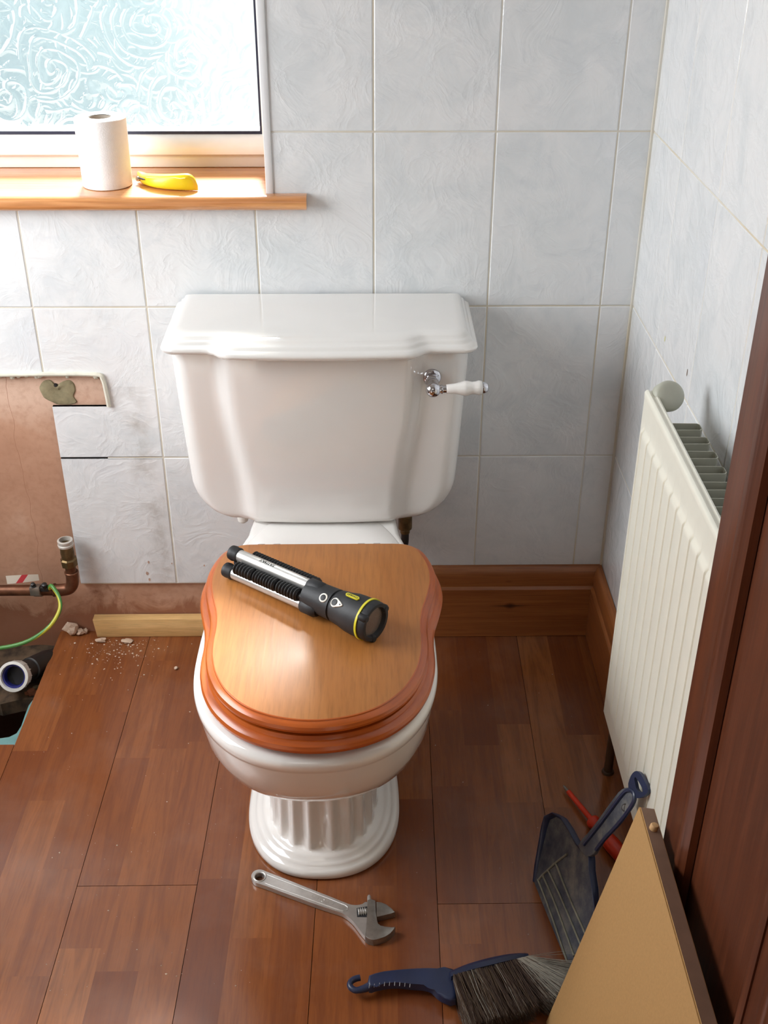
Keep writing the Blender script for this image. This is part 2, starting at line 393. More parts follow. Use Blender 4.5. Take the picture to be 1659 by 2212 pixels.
def wall_with_hole(bm, axis, a0, a1, z0, z1, d0, d1, holes):
    """slab between d0 and d1 on the normal axis; holes (a0,a1,z0,z1) cut out as boxes around"""
    xs = sorted({a0, a1, *[h[0] for h in holes], *[h[1] for h in holes]}); zs = sorted({z0, z1, *[h[2] for h in holes], *[h[3] for h in holes]})
    for i in range(len(xs)-1):
        for j in range(len(zs)-1):
            cx, cz = (xs[i]+xs[i+1])/2, (zs[j]+zs[j+1])/2
            if any(h[0] < cx < h[1] and h[2] < cz < h[3] for h in holes): continue
            if axis == 'y': box(bm, (xs[i], d0, zs[j]), (xs[i+1], d1, zs[j+1]))
            else: box(bm, (d0, xs[i], zs[j]), (d1, xs[i+1], zs[j+1]))
bm = B(); wall_with_hole(bm, 'y', XL-0.1, XR+0.1, -0.5, ZC, TY, 0.26, [(WX0, WX1, 0.8885, WZ1)])
wall_back = struct(finish('wall_back', bm, m_plaster, smooth=False), 'bare pink plaster back wall, mostly under pale glazed tiles')
bm = B(); wall_with_hole(bm, 'x', YF-0.1, TY, -0.05, ZC, XR+0.008, XR+0.12, [])
wall_right = struct(finish('wall_right', bm, m_plain_wall, smooth=False), 'right wall under pale glazed tiles')
bm = B(); wall_with_hole(bm, 'x', YF-0.1, TY, -0.5, ZC, XL-0.12, XL, [(-1.00, -0.10, 0.65, 1.7)])
struct(finish('wall_left', bm, m_plain_wall, smooth=False), 'left wall with a second window opening')
bm = B(); wall_with_hole(bm, 'y', XL-0.1, XR+0.1, -0.05, ZC, YF-0.12, YF, [(-0.50, 0.40, 0.0, 2.02)])
struct(finish('wall_front', bm, m_plain_wall, smooth=False), 'front wall with the doorway behind the viewer')
bm = B(); box(bm, (XL-0.1, YF-0.1, ZC), (XR+0.1, 0.26, ZC+0.1)); struct(finish('ceiling', bm, m_plain_wall, smooth=False), 'white ceiling')
bm = B(); wall_with_hole(bm, 'y', -1.3, 1.0, -0.05, ZC, -4.2, -4.1, []); box(bm, (-1.4, -4.2, -0.05), (-1.3, YF-0.12, ZC)); box(bm, (1.0, -4.2, -0.05), (1.1, YF-0.12, ZC)); box(bm, (-1.4, -4.2, ZC), (1.1, YF-0.1, ZC+0.1))
struct(finish('wall_hall', bm, m_plain_wall, smooth=False), 'plain hall walls beyond the doorway')

def tiles(name, parent, us, zs, cuts, conv, yin=0.0, lab=None):
    """us, zs: grout line positions; cuts: (u0,u1,z0,z1) left bare; conv(u,z,d): to world, d into the wall"""
    bm = B(); col = bm.loops.layers.float_color.new('tone'); g = 0.0011; bv = 0.0016
    cu = sorted({c for q in cuts for c in q[:2]}); cz = sorted({c for q in cuts for c in q[2:]})
    def pieces(a, b, extra): 
        p = [a] + [x for x in extra if a < x < b] + [b]; return list(zip(p, p[1:]))
    for i in range(len(us)-1):
        for j in range(len(zs)-1):
            tone = (random.random(), random.random(), 0, 1)
            near = [q for q in cuts if q[0] < us[i+1]-1e-6 and q[1] > us[i]+1e-6 and q[2] < zs[j+1]-1e-6 and q[3] > zs[j]+1e-6]
            A = pieces(us[i], us[i+1], sorted({c for q in near for c in q[:2]})); Z = pieces(zs[j], zs[j+1], sorted({c for q in near for c in q[2:]}))
            for (a0, a1) in A:
                for (z0, z1) in Z:
                    mx, mz = (a0+a1)/2, (z0+z1)/2
                    if any(q[0] < mx < q[1] and q[2] < mz < q[3] for q in cuts): continue
                    s = [g if a0 == us[i] else 0, g if a1 == us[i+1] else 0, g if z0 == zs[j] else 0, g if z1 == zs[j+1] else 0]
                    o = [a0+s[0], a1-s[1], z0+s[2], z1-s[3]]
                    k = [bv if x else 0.0 for x in s]
                    nn = [o[0]+k[0], o[1]-k[1], o[2]+k[2], o[3]-k[3]]
                    fr = [bm.verts.new(conv(*p, 0)) for p in ((nn[0], nn[2]), (nn[1], nn[2]), (nn[1], nn[3]), (nn[0], nn[3]))]
                    md = [bm.verts.new(conv(*p, 0.0010)) for p in ((o[0], o[2]), (o[1], o[2]), (o[1], o[3]), (o[0], o[3]))]
                    bk = [bm.verts.new(conv(*p, TY)) for p in ((o[0], o[2]), (o[1], o[2]), (o[1], o[3]), (o[0], o[3]))]
                    fs = [bm.faces.new(fr)]
                    for r1, r2 in ((fr, md), (md, bk)):
                        for q in range(4): fs.append(bm.faces.new((r1[q], r1[(q+1) % 4], r2[(q+1) % 4], r2[q])))
                    for f in fs:
                        for lp in f.loops: lp[col] = tone
    o = finish(name, bm, m_tile, parent, smooth=False, label=lab)
    bm = B(); U = sorted({us[0], us[-1], *cu}); Z = sorted({zs[0], zs[-1], *cz})
    for a0, a1 in zip(U, U[1:]):
        for z0, z1 in zip(Z, Z[1:]):
            mx, mz = (a0+a1)/2, (z0+z1)/2
            if any(q[0] < mx < q[1] and q[2] < mz < q[3] for q in cuts): continue
            a0_, a1_ = max(a0, us[0]), min(a1, us[-1]); z0_, z1_ = max(z0, zs[0]), min(z1, zs[-1])
            if a1_ <= a0_ or z1_ <= z0_: continue
            a = [bm.verts.new(conv(*p, 0.0009)) for p in ((a0_, z0_), (a1_, z0_), (a1_, z1_), (a0_, z1_))]
            b = [bm.verts.new(conv(*p, TY)) for p in ((a0_, z0_), (a1_, z0_), (a1_, z1_), (a0_, z1_))]
            bm.faces.new(a)
            for q in range(4): bm.faces.new((a[q], a[(q+1) % 4], b[(q+1) % 4], b[q]))
    finish('grout', bm, m_grout, parent, smooth=False)
    return o
rows = [0.124] + [ROW1 + HT*(1-j) for j in (2, 1, 0, -1, -2, -3, -4)]
rows[-1] = ZC
us = [XL] + [0.2*i for i in range(-5, 3)] + [XR]
cuts = [(XL, -0.594, 0.124, 0.52), (XL, -0.493, 0.52, 0.583), (WX0, WX1, 0.8895, WZ1), (-0.5945, -0.505, 0.4107, 0.4150)]
tiles('tiling', wall_back, us, rows, cuts, lambda a, z, d: Vector((a, d, z)))
ys = [YF, -1.6, -1.4, -1.2, -1.0, -0.8, -0.6, -0.4, -0.19, 0.0]
rows_r = [0.02] + rows[1:]; rows_r[1] = 0.413
rows_r = [0.02, 0.113] + rows[1:]
tiles('tiling', wall_right, ys, rows_r, [], lambda a, z, d: Vector((XR+d, a, z)))
# corner sealant between the two tiled walls, adhesive ridge on the torn tile edge, mortar patch
bm = B(); box(bm, (XR-0.004, -0.004, 0.15), (XR+0.003, 0.003, ZC), 0.0015); finish('corner_sealant', bm, m_grout, wall_back)
bm = B()
pts = [(-1.0, -0.003, 0.588), (-0.85, -0.003, 0.587), (-0.7, -0.003, 0.586), (-0.6, -0.003, 0.587), (-0.507, -0.003, 0.586), (-0.494, -0.003, 0.577), (-0.4905, -0.003, 0.55), (-0.489, -0.003, 0.522)]
tube(bm, catmull(pts, 5), 0.0042, 8)
for k in range(26):
    x = -0.98 + 0.48*random.random(); z = 0.5815 - 0.003*random.random()
    bmesh.ops.create_icosphere(bm, subdivisions=1, radius=0.003+0.003*random.random(), matrix=Matrix.Translation((x, 0.004, z)))
finish('adhesive_ridge', bm, m_tiledge, wall_back)
bm = B(); ring = []; px = [(84, 838), (88, 826), (98, 820), (110, 821), (122, 831), (134, 824), (150, 820), (160, 828), (164, 842), (160, 856), (166, 868), (150, 874), (128, 874), (108, 868), (92, 856)]
base = [P(u, v, 1, TY) for u, v in px]; base = dense(base, 4); c = sum(base, Vector())/len(base)
rgs = []
for s_, dy in ((1.0, 0.001), (0.93, -0.002), (0.7, -0.0035), (0.35, -0.003), (0.08, -0.001)):
    rgs.append([c + (p-c)*s_*(1+0.05*noise.noise(p*60)) + Vector((0, dy-0.0, 0)) + Vector((0, 0.001*noise.noise(p*90*s_), 0)) for p in base])
loft(bm, rgs, cap0=False); finish('mortar_patch', bm, m_mortar, wall_back, label='grey green mortar patch on the plaster')
bm = B()
for (u, v, r) in ((120, 832, 0.0035),): lathe(bm, P(u, v, 1, 0.006)+Vector((0, 0.001, 0)), (0, -1, 0), [(0, r), (0.0025, r*0.9)], 12)
finish('drill_hole', bm, m_slot, wall_back)
bm = B(); box(bm, (-0.594, 0.003, 0.4107), (-0.505, 0.0075, 0.4150)); finish('missing_grout_gap', bm, m_slot, wall_back)
# small marks on the right wall tiles
bm = B()
for (u, v, r, hh) in ((1436, 732, 0.0016, 3.0), (1484, 805, 0.002, 3.0)):
    p = P(u, v, 0, XR-0.0004); 
    vs = [bm.verts.new(p + Vector((0, math.cos(a)*r*0.9, math.sin(a)*r*hh))) for a in [2*PI*i/10 for i in range(10)]]
    f = bm.faces.new(vs); f.material_index = 0 if u == 1436 else 1
finish('wall_mark', bm, [plain('yellow_speck', (205, 200, 90), 0.8), plain('brown_speck', (120, 100, 85), 0.8)], wall_right, smooth=False)
# brown stains low on the tiles by the pan
bm = B()
for (u, v, r) in ((321, 1215, 0.003), (318, 1238, 0.004), (323, 1252, 0.0035), (441, 1222, 0.0022), (371, 1217, 0.0016)):
    p = P(u, v, 1, -0.0004); 
    bm.faces.new([bm.verts.new(p + Vector((math.cos(a)*r*(0.5+0.3*random.random()), 0, math.sin(a)*r*(0.8+0.7*random.random())))) for a in [2*PI*i/11 for i in range(11)]])
finish('rust_stain', bm, plain('rusty_stain', (184, 152, 134), 0.9, 0, 0, 0.3, 200), wall_back, smooth=False)

# window edge trim, sill
bm = B(); box(bm, (-0.180, -0.003, 0.905), (-0.1675, 0.012, ZC-0.3), 0.002)
struct(finish('trim_1', bm, m_trim), 'white plastic tile trim beside the window')
bm = B()
prof = [(0.19, 0.889), (0.19, 0.913), (-0.012, 0.913), (-0.020, 0.9115), (-0.0245, 0.9075), (-0.026, 0.901), (-0.0245, 0.894), (-0.020, 0.890), (-0.012, 0.889)]
def sweep_x(bm, prof, x0, x1):
    a = [bm.verts.new((x0, y, z)) for y, z in prof]; b = [bm.verts.new((x1, y, z)) for y, z in prof]
    bm.faces.new(a); bm.faces.new(b)
    for i in range(len(a)): bm.faces.new((a[i], a[(i+1) % len(a)], b[(i+1) % len(a)], b[i]))
sweep_x(bm, prof, WX0+0.001, WX1-0.001)
sweep_x(bm, [(-0.0015, 0.889), (-0.0015, 0.913)] + prof[2:], WX1-0.0011, -0.112)
SILL = 0.913
tag(finish('window_sill', bm, m_sill, ang=50), 'pine window sill board carrying the toilet roll and yellow knife', 'window sill')

# window: frame, gasket, swirled glass
wz = SILL
win = bpy.data.objects.new('window_1', None); C.objects.link(win); win['kind'] = 'structure'; win['label'] = 'white framed window with swirled obscure glass above the sill'
bm = B()
GX1, GZ0 = -0.200, 0.977
def bar_x(z0, z1, y0, y1, bev): box(bm, (WX0, y0, z0), (WX1-0.0005, y1, z1), bev)
bar_x(wz+0.0005, wz+0.022, 0.168, 0.225, 0.002)
prof = [(0.225, wz+0.022), (0.160, wz+0.022), (0.152, wz+0.027), (0.150, wz+0.036), (0.152, wz+0.046), (0.158, wz+0.053), (0.168, GZ0-0.004), (0.225, GZ0-0.004)]
sweep_x(bm, prof, WX0, WX1-0.0005)
box(bm, (GX1+0.004, 0.160, wz+0.055), (WX1-0.0005, 0.225, WZ1), 0.003)
box(bm, (WX0, 0.160, wz+0.055), (WX0+0.05, 0.225, WZ1), 0.003)
box(bm, (WX0, 0.160, WZ1-0.05), (WX1-0.0005, 0.225, WZ1), 0.003)
finish('window_frame', bm, m_upvc, win)
bm = B(); box(bm, (WX0+0.04, 0.166, GZ0-0.006), (GX1+0.006, 0.180, GZ0+0.0005), 0.001); box(bm, (GX1, 0.166, GZ0), (GX1+0.006, 0.180, WZ1-0.045), 0.001)
finish('gasket', bm, m_gasket, win)
bm = B(); vs = [bm.verts.new(p) for p in ((WX0+0.04, 0.185, GZ0-0.004), (GX1+0.004, 0.185, GZ0-0.004), (GX1+0.004, 0.185, WZ1-0.04), (WX0+0.04, 0.185, WZ1-0.04))]; bm.faces.new(vs)
finish('window_pane', bm, m_glass, win, smooth=False)
# second window, in the left wall
bm = B(); X = XL-0.08
for lo, hi in (((X, -1.0, 0.65), (X+0.06, -0.10, 0.69)), ((X, -1.0, 1.66), (X+0.06, -0.10, 1.7)), ((X, -1.0, 0.69), (X+0.06, -0.96, 1.66)), ((X, -0.14, 0.69), (X+0.06, -0.10, 1.66))): box(bm, lo, hi, 0.003)
struct(finish('window_2', bm, m_upvc), 'white frame of the side window')

# outside: paving and an added wall, painted whiter rightwards for sun glare
bm = B(); box(bm, (-14, 0.3, -0.40), (12, 24, -0.35)); struct(finish('ground_outside', bm, plain('pale_paving', (206, 204, 196), 0.8, 0, 0, 0.08, 3), smooth=False), 'pale paving outside the window')
n = N('painted_glare_gradient'); v = n.coord(); sx = n.n('ShaderNodeSeparateXYZ'); n.l(v, sx.inputs[0])
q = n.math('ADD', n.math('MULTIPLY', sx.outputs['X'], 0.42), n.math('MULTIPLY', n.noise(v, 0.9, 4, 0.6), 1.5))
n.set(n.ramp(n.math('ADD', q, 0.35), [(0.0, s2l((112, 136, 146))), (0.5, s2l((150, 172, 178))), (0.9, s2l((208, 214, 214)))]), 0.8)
bm = B(); box(bm, (-8, 4.4, -0.35), (5.0, 4.6, 2.3)); struct(finish('glare_wall_outside', bm, n.m, smooth=False), 'added wall outside the window, blue grey painted whiter rightwards as glare')

# ------------------------------------------------------------------ floor
ANG = 0.0162
def fx(X, Y): return X + ANG*Y
PW, XP = 0.1897, -0.2757
HX, HY = -0.655, -0.335
bm = B(); col = bm.loops.layers.float_color.new('tone')
def block(x0, x1, y0, y1, tone, gx0=0, gx1=0, gy0=0, gy1=0):
    a, b = x0+gx0, x1-gx1; c_, d_ = y0+gy0, y1-gy1
    t = [bm.verts.new((fx(x, y), y, 0)) for x, y in ((a, c_), (b, c_), (b, d_), (a, d_))]
    lo = [bm.verts.new((v.co.x, v.co.y, -0.010)) for v in t]
    fs = [bm.faces.new(t)] + [bm.faces.new((t[i], t[(i+1) % 4], lo[(i+1) % 4], lo[i])) for i in range(4)]
    for f in fs:
        for lp in f.loops: lp[col] = tone
ends = {-1: -0.663, 0: -1.15, 1: -1.12, 2: -0.705, -2: -1.10, 3: -1.13}
rnd = random.Random(21)
for k in range(-5, 5):
    x0, x1 = XP + k*PW, XP + (k+1)*PW
    ye = TY
    if x1 < HX+0.02: ye = HY
    e = ends.get(k, -1.0+0.4*(k % 3))
    joints = sorted({j for j in (e-2.5, e-1.25, e, e+1.25) if -4.15 < j < ye})
    segs = [-4.15] + joints + [ye]
    for s in range(3):
        a, b = x0+s*PW/3, x0+(s+1)*PW/3
        for y0, y1 in zip(segs, segs[1:]):
            y = y0; first = True
            while y < y1-1e-6:
                L = rnd.choice((0.2, 0.28, 0.38, 0.46)) * (0.5+0.5*rnd.random() if first else 1)
                yn = min(y+L, y1)
                if y1-yn < 0.07: yn = y1
                tone = (min(1, max(0, rnd.gauss(0.5, 0.24))), rnd.random(), 0, 1)
                xa, xb = a, min(b, XR+0.06)
                if xb > xa:
                    block(xa, xb, y, yn, tone, 0.0005 if s == 0 else 0, 0.0005 if s == 2 else 0, 0.0005 if (first and y0 in joints) else 0, 0.0005 if (yn == y1 and y1 in joints) else 0)
                y = yn; first = False
floor = struct(finish('floor', bm, m_floor, smooth=False), 'reddish cherry laminate floor with an open hole at the left')
bm = B()
box(bm, (HX+0.03, HY-1.4, -0.055), (XR+0.1, 0.26, -0.0102)); box(bm, (XL-0.1, -4.2, -0.055), (HX+0.03, HY-0.0, -0.0102)); box(bm, (HX+0.03, -4.2, -0.055), (1.1, HY-1.4, -0.0102))
finish('subfloor', bm, m_dirt, floor, smooth=False)
# turquoise underlay lip, dark hole and rubble bed inside the opening
bm = B()
pl = [P(u, v, 2, -0.013) for u, v in ((150, 1358), (70, 1500), (-20, 1618), (38, 1612), (160, 1358))]
pts = [P(u, v, 2, -0.011) for u, v in ((96, 1478), (76, 1505), (62, 1524), (54, 1545), (46, 1568), (36, 1584), (20, 1592), (0, 1595), (-60, 1597))]
pts = [(p.x, p.y) for p in pts] + [(-1.17, pts[-1].y), (-1.17, HY-0.002), (HX-0.006, HY-0.002), (HX-0.0035, -0.17)]
plate(bm, [Vector((x, y, -0.016)) for x, y in pts], (0, 0, 1), 0.005); finish('underlay', bm, m_teal, floor, label='turquoise underlay at the edge of the hole')
bm = B()
nx, ny = 46, 26; g = []
for i in range(nx):
    row = []
    for j in range(ny):
        x = -1.17 + (HX+0.028+1.17)*i/(nx-1); ye = -0.168 + 0.010*noise.noise(Vector((x*25, 1.3, 0))) + 0.008*noise.noise(Vector((x*70, 4.3, 0)))
        y = ye + (TY-ye)*j/(ny-1)
        z = -0.036 + 0.009*noise.noise(Vector((x*14, y*14, 2))) + 0.004*noise.noise(Vector((x*60, y*60, 5)))
        row.append(bm.verts.new((x, y, z)))
    g.append(row)
for i in range(nx-1):
    for j in range(ny-1): bm.faces.new((g[i][j], g[i+1][j], g[i+1][j+1], g[i][j+1]))
lo = [bm.verts.new(r[0].co + Vector((0, 0, -0.03))) for r in g]
for i in range(nx-1): bm.faces.new((g[i][0], g[i+1][0], lo[i+1], lo[i]))
finish('rubble_bed', bm, m_dirt, floor, label='broken dusty screed inside the hole')
bm = B(); box(bm, (-1.3, -0.37, -0.45), (HX+0.03, TY+0.02, -0.40)); box(bm, (HX+0.03, -0.37, -0.45), (HX+0.05, TY, -0.0555)); box(bm, (-1.3, -0.40, -0.45), (HX+0.05, -0.37, -0.0555))
finish('void', bm, m_pit, floor, smooth=False)

# baseboards
bprof = [(0, 0), (-0.020, 0), (-0.020, 0.116), (-0.017, 0.119), (-0.015, 0.121), (-0.0155, 0.135), (-0.014, 0.150), (-0.011, 0.158), (-0.006, 0.163), (0, 0.164)]
BY = -0.0012; xe = XR-0.0012
def skirt_section(conv, end): return [conv(d, z, end) for d, z in bprof]
bm = B()
s0 = [Vector((-0.12, BY+d, z+0.0015)) for d, z in bprof]; s1 = [Vector((xe+d, BY+d, z+0.0015)) for d, z in bprof]
loft(bm, [s0, s1]); struct(finish('baseboard_back', bm, m_pine_dk, ang=25), 'varnished pine baseboard with knots on the back wall')
bm = B()
s0 = [Vector((xe+d, BY+d-0.0004, z+0.0015)) for d, z in bprof]; s1 = [Vector((xe+d, YF+0.001, z+0.0015)) for d, z in bprof]
loft(bm, [s0, s1]); struct(finish('baseboard_right', bm, m_pine_side, ang=25), 'varnished pine baseboard on the right wall behind the radiator')
# raw pine batten, left of the pan
bm = B(); a = P(208, 1322, 1, -0.004); box(bm, (-0.578, -0.014, 0.0008), (-0.13, 0.0065, 0.0445), 0.0008)
for v in bm.verts:
    if v.co.x < -0.5: v.co.x += 0.004*(0.04-v.co.z)/0.04
tag(finish('pine_batten', bm, m_pine_raw), 'pale raw pine batten on the floor against the plaster wall', 'batten')

# ------------------------------------------------------------------ toilet
TX = -0.0895
toilet = thing('toilet', 'white ceramic toilet with a wooden seat and lever flush cistern', 'toilet', (TX, -0.4, 0))
def egg(yb, yf, hw, ym=-0.58, n=2.2, N_=240, cx=TX):
    out = []
    for i in range(N_):
        t = 2*PI*i/N_; s, c = math.sin(t), math.cos(t)
        sx = math.copysign(abs(s)**(2/n), s); cy = math.copysign(abs(c)**(2/n), c)
        out.append((cx + hw*sx, ym + (cy*(yb-ym) if cy > 0 else cy*(ym-yf))))
    return out
# pan: bowl + fluted pedestal + stepped foot, one glazed piece
bm = B(); secs = []
def sec(z, yb, yf, hw, ym=-0.58, n=2.2, flute=0.0):
    o = egg(yb, yf, hw, ym, n)
    pts = []
    for i, (x, y) in enumerate(o):
        t = 2*PI*i/240
        if flute:
            k = 1 - flute*(0.5+0.5*math.cos(20*t))
            x = TX + (x-TX)*k; y = ym + (y-ym)*k
        pts.append(Vector((x, y, z)))
    secs.append(pts)
FY = -0.50
for a in ((0.0, -0.26, -0.653, 0.1245, FY, 2.3), (0.004, -0.255, -0.657, 0.1275, FY, 2.3), (0.013, -0.255, -0.656, 0.1270, FY, 2.3), (0.0175, -0.26, -0.652, 0.1215, FY, 2.3),
          (0.0185, -0.262, -0.649, 0.1165, FY, 2.3), (0.0225, -0.264, -0.647, 0.1145, FY, 2.3), (0.0255, -0.266, -0.644, 0.110, FY, 2.3), (0.0265, -0.27, -0.641, 0.1055, FY, 2.3), (0.0310, -0.272, -0.639, 0.1030, FY, 2.3), (0.0335, -0.276, -0.635, 0.0980, FY, 2.3), (0.0345, -0.28, -0.632, 0.0935, FY, 2.3)):
    sec(*a)
for z, fl in ((0.0355, 0.0), (0.040, 0.055), (0.06, 0.075), (0.09, 0.075), (0.12, 0.075), (0.15, 0.075), (0.18, 0.075), (0.196, 0.065), (0.203, 0.0)):
    k = (z-0.035)/0.165; sec(z, -0.29, -0.629+0.004*k, 0.0905-0.003*k, FY, 2.3, fl)
for a in ((0.207, -0.26, -0.636, 0.101), (0.210, -0.25, -0.648, 0.106), (0.214, -0.24, -0.656, 0.112), (0.222, -0.22, -0.682, 0.123), (0.235, -0.20, -0.710, 0.1365), (0.255, -0.18, -0.739, 0.150), (0.280, -0.165, -0.763, 0.1605),
          (0.310, -0.15, -0.780, 0.168), (0.340, -0.14, -0.791, 0.1725), (0.362, -0.14, -0.796, 0.1750), (0.365, -0.14, -0.7965, 0.1752), (0.368, -0.14, -0.8000, 0.1775), (0.378, -0.14, -0.8015, 0.1785), (0.385, -0.14, -0.799, 0.1765), (0.389, -0.145, -0.791, 0.169)):
    ym = FY + (-0.58-FY)*min(1, (a[0]-0.203)/0.09); sec(a[0], a[1], a[2], a[3], ym, 2.25)
secs.append([Vector((x, y, 0.389)) for x, y in egg(-0.33, -0.735, 0.115)])
for z, k in ((0.37, 1.0), (0.30, 0.85), (0.24, 0.5), (0.22, 0.15)):
    secs.append([Vector((TX+(x-TX)*k, -0.55+(y+0.55)*k, z)) for x, y in egg(-0.35, -0.725, 0.108)])
loft(bm, secs)
finish('pan', bm, m_ceramic, toilet, ang=60)
# rear shelf of the pan that carries the cistern and the hinges
bm = B()
def shelf(z, g): 
    return [Vector(p) for p in ((TX-0.115-g, -0.02, z), (TX+0.115+g, -0.02, z), (TX+0.125+g, -0.16, z), (TX+0.132+g, -0.235, z), (TX+0.147+g, -0.29-g*0.3, z), (TX+0.150+g, -0.36, z), (TX-0.150-g, -0.36, z), (TX-0.147-g, -0.29-g*0.3, z), (TX-0.132-g, -0.235, z), (TX-0.125-g, -0.16, z))]
loft(bm, [shelf(0.33, -0.03), shelf(0.352, -0.012), shelf(0.365, 0), shelf(0.380, 0), shelf(0.3865, -0.004), shelf(0.3875, -0.010)])
finish('rear_shelf', bm, m_ceramic, toilet, ang=50)
# seat and lid outline (half widths measured down the lid)
prof = [(-0.3500, 0.045), (-0.3502, 0.09), (-0.3508, 0.120), (-0.3540, 0.1345), (-0.3610, 0.1450), (-0.371, 0.153), (-0.386, 0.159), (-0.405, 0.1645), (-0.426, 0.168), (-0.448, 0.1688), (-0.468, 0.167), (-0.490, 0.163), (-0.512, 0.158), (-0.535, 0.1525), (-0.558, 0.1495), (-0.580, 0.1485), (-0.605, 0.1488), (-0.630, 0.1475), (-0.650, 0.1445), (-0.672, 0.1395), (-0.692, 0.132), (-0.710, 0.123), (-0.727, 0.111), (-0.742, 0.097), (-0.755, 0.080), (-0.766, 0.058), (-0.773, 0.035), (-0.7765, 0.012)]
OUT = [Vector((TX+0.004+w, y, 0)) for y, w in prof] + [Vector((TX+0.004-w, y, 0)) for y, w in reversed(prof)]
OUT = dense(OUT, 3)
def offs(pts, d):
    m = len(pts); out = []
    for i in range(m):
        t = (pts[(i+2) % m] - pts[(i-2) % m]); nrm = Vector((-t.y, t.x, 0)).normalized()
        out.append(pts[i] - nrm*d)
    return out
_area = sum(OUT[i].x*OUT[(i+1) % len(OUT)].y - OUT[(i+1) % len(OUT)].x*OUT[i].y for i in range(len(OUT)))
SG = 1 if _area > 0 else -1
def ring(d, z): return [Vector((p.x, p.y, z)) for p in offs(OUT, d*SG)]
LZ = 0.440
bm = B()
loft(bm, [ring(-0.004, LZ-0.019), ring(0.006, LZ-0.0185), ring(0.0098, LZ-0.015), ring(0.0105, LZ-0.011), ring(0.0088, LZ-0.0065), ring(0.005, LZ-0.0035), ring(0.0012, LZ-0.0022), ring(0.0006, LZ-0.0008), ring(-0.0008, LZ)], mat=1)
bm.faces.ensure_lookup_table(); bm.faces[-1].material_index = 0
finish('seat_lid', bm, [m_seat, m_seat_edge], toilet, ang=30)
bm = B(); z = LZ-0.0205
loft(bm, [ring(0.002, z-0.026), ring(0.015, z-0.025), ring(0.0195, z-0.021), ring(0.0205, z-0.016), ring(0.0185, z-0.011), ring(0.014, z-0.0075), ring(0.010, z-0.0065), ring(0.0093, z-0.0045), ring(0.0075, z-0.001), ring(0.000, z)], mat=0)
finish('seat_ring', bm, [m_seat_edge], toilet, ang=30, label='orange stained wooden seat ring under the lid')
bm = B()
for sx in (-1, 1):
    for k in range(4): box(bm, (TX+sx*0.085-0.026+k*0.0132, -0.312, 0.3878), (TX+sx*0.085-0.026+k*0.0132+0.0125, -0.272 - (0.006 if k % 2 else 0), 0.3915+0.001*(k % 2)), 0.0012)
    if sx == -1: finish('hinge', bm, m_chrome, toilet); bm = B()
finish('hinge', bm, m_chrome, toilet)

# cistern
def tank_outline(hw, y_side, y_front, xc, rad, yb=-0.012, tw=0.015, N_=44):
    """closed outline: back edge, rounded front corners, bowed centre panel with soft steps at +-xc"""
    pts = [Vector((TX+hw, yb, 0))]
    for i in range(9):
        a = i/8*PI/2; pts.append(Vector((TX+hw-rad+rad*math.cos(a), y_side+rad-rad*math.sin(a), 0)))
    for i in range(1, N_):
        x = (hw-rad) - (2*(hw-rad))*i/N_
        t = min(1, max(0, (xc+tw-abs(x))/(2*tw))); t = t*t*(3-2*t)
        bow = (1-(x/max(xc, 0.01))**2)*0.006 if abs(x) < xc else 0
        pts.append(Vector((TX+x, y_side + (y_front-y_side)*t - max(0, bow), 0)))
    for i in range(9):
        a = PI/2 - i/8*PI/2; pts.append(Vector((TX-hw+rad-rad*math.cos(a), y_side+rad-rad*math.sin(a), 0)))
    pts.append(Vector((TX-hw, yb, 0)))
    return pts
bm = B(); secs = []
zt, zb = 0.712, 0.386
NZ = 34
for i in range(NZ+1):
    k = i/NZ; z = zt + (zb-zt)*k
    hw = 0.2445 - 0.020*k**1.2
    rc = 0.078; dz = z-zb
    if dz < rc: hw = hw - rc + math.sqrt(max(0, rc*rc-(rc-dz)**2))*1.0
    xc = 0.160 - 0.030*(1-math.exp(-((k)/0.62)**3)) - 0.002*k
    ys = -0.196; yf = -0.209
    rb = 0.022
    if dz < rb: s = rb-math.sqrt(max(0, rb*rb-(rb-dz)**2)); ys += s; yf += s
    secs.append([Vector((p.x, p.y, z)) for p in tank_outline(max(hw, 0.09), ys, yf, xc, 0.030)])
loft(bm, secs)
finish('cistern', bm, m_ceramic, toilet, ang=60)
bm = B(); secs = []
for hw, ys, yf, xc, z, r in ((0.2450, -0.196, -0.217, 0.160, 0.7125, 0.02), (0.2530, -0.2120, -0.2330, 0.162, 0.7125, 0.022), (0.2558, -0.2165, -0.2375, 0.162, 0.7160, 0.024), (0.2562, -0.2175, -0.2385, 0.162, 0.7200, 0.024), (0.2545, -0.2150, -0.2360, 0.162, 0.7235, 0.024),
                           (0.2500, -0.2080, -0.2290, 0.160, 0.7255, 0.024), (0.2478, -0.2045, -0.2255, 0.158, 0.7270, 0.024), (0.2470, -0.2035, -0.2240, 0.157, 0.7295, 0.024), (0.2440, -0.199, -0.2190, 0.156, 0.7315, 0.024), (0.2420, -0.196, -0.214, 0.155, 0.7325, 0.024), (0.2405, -0.194, -0.210, 0.154, 0.7355, 0.024), (0.2385, -0.191, -0.205, 0.152, 0.7375, 0.024), (0.2345, -0.185, -0.197, 0.150, 0.7390, 0.022), (0.2250, -0.172, -0.180, 0.145, 0.7395, 0.020)):
    secs.append([Vector((p.x, p.y, z)) for p in tank_outline(hw, ys, yf, xc, r, yb=-0.008)])
loft(bm, secs); finish('cistern_lid', bm, m_ceramic, toilet, ang=50)
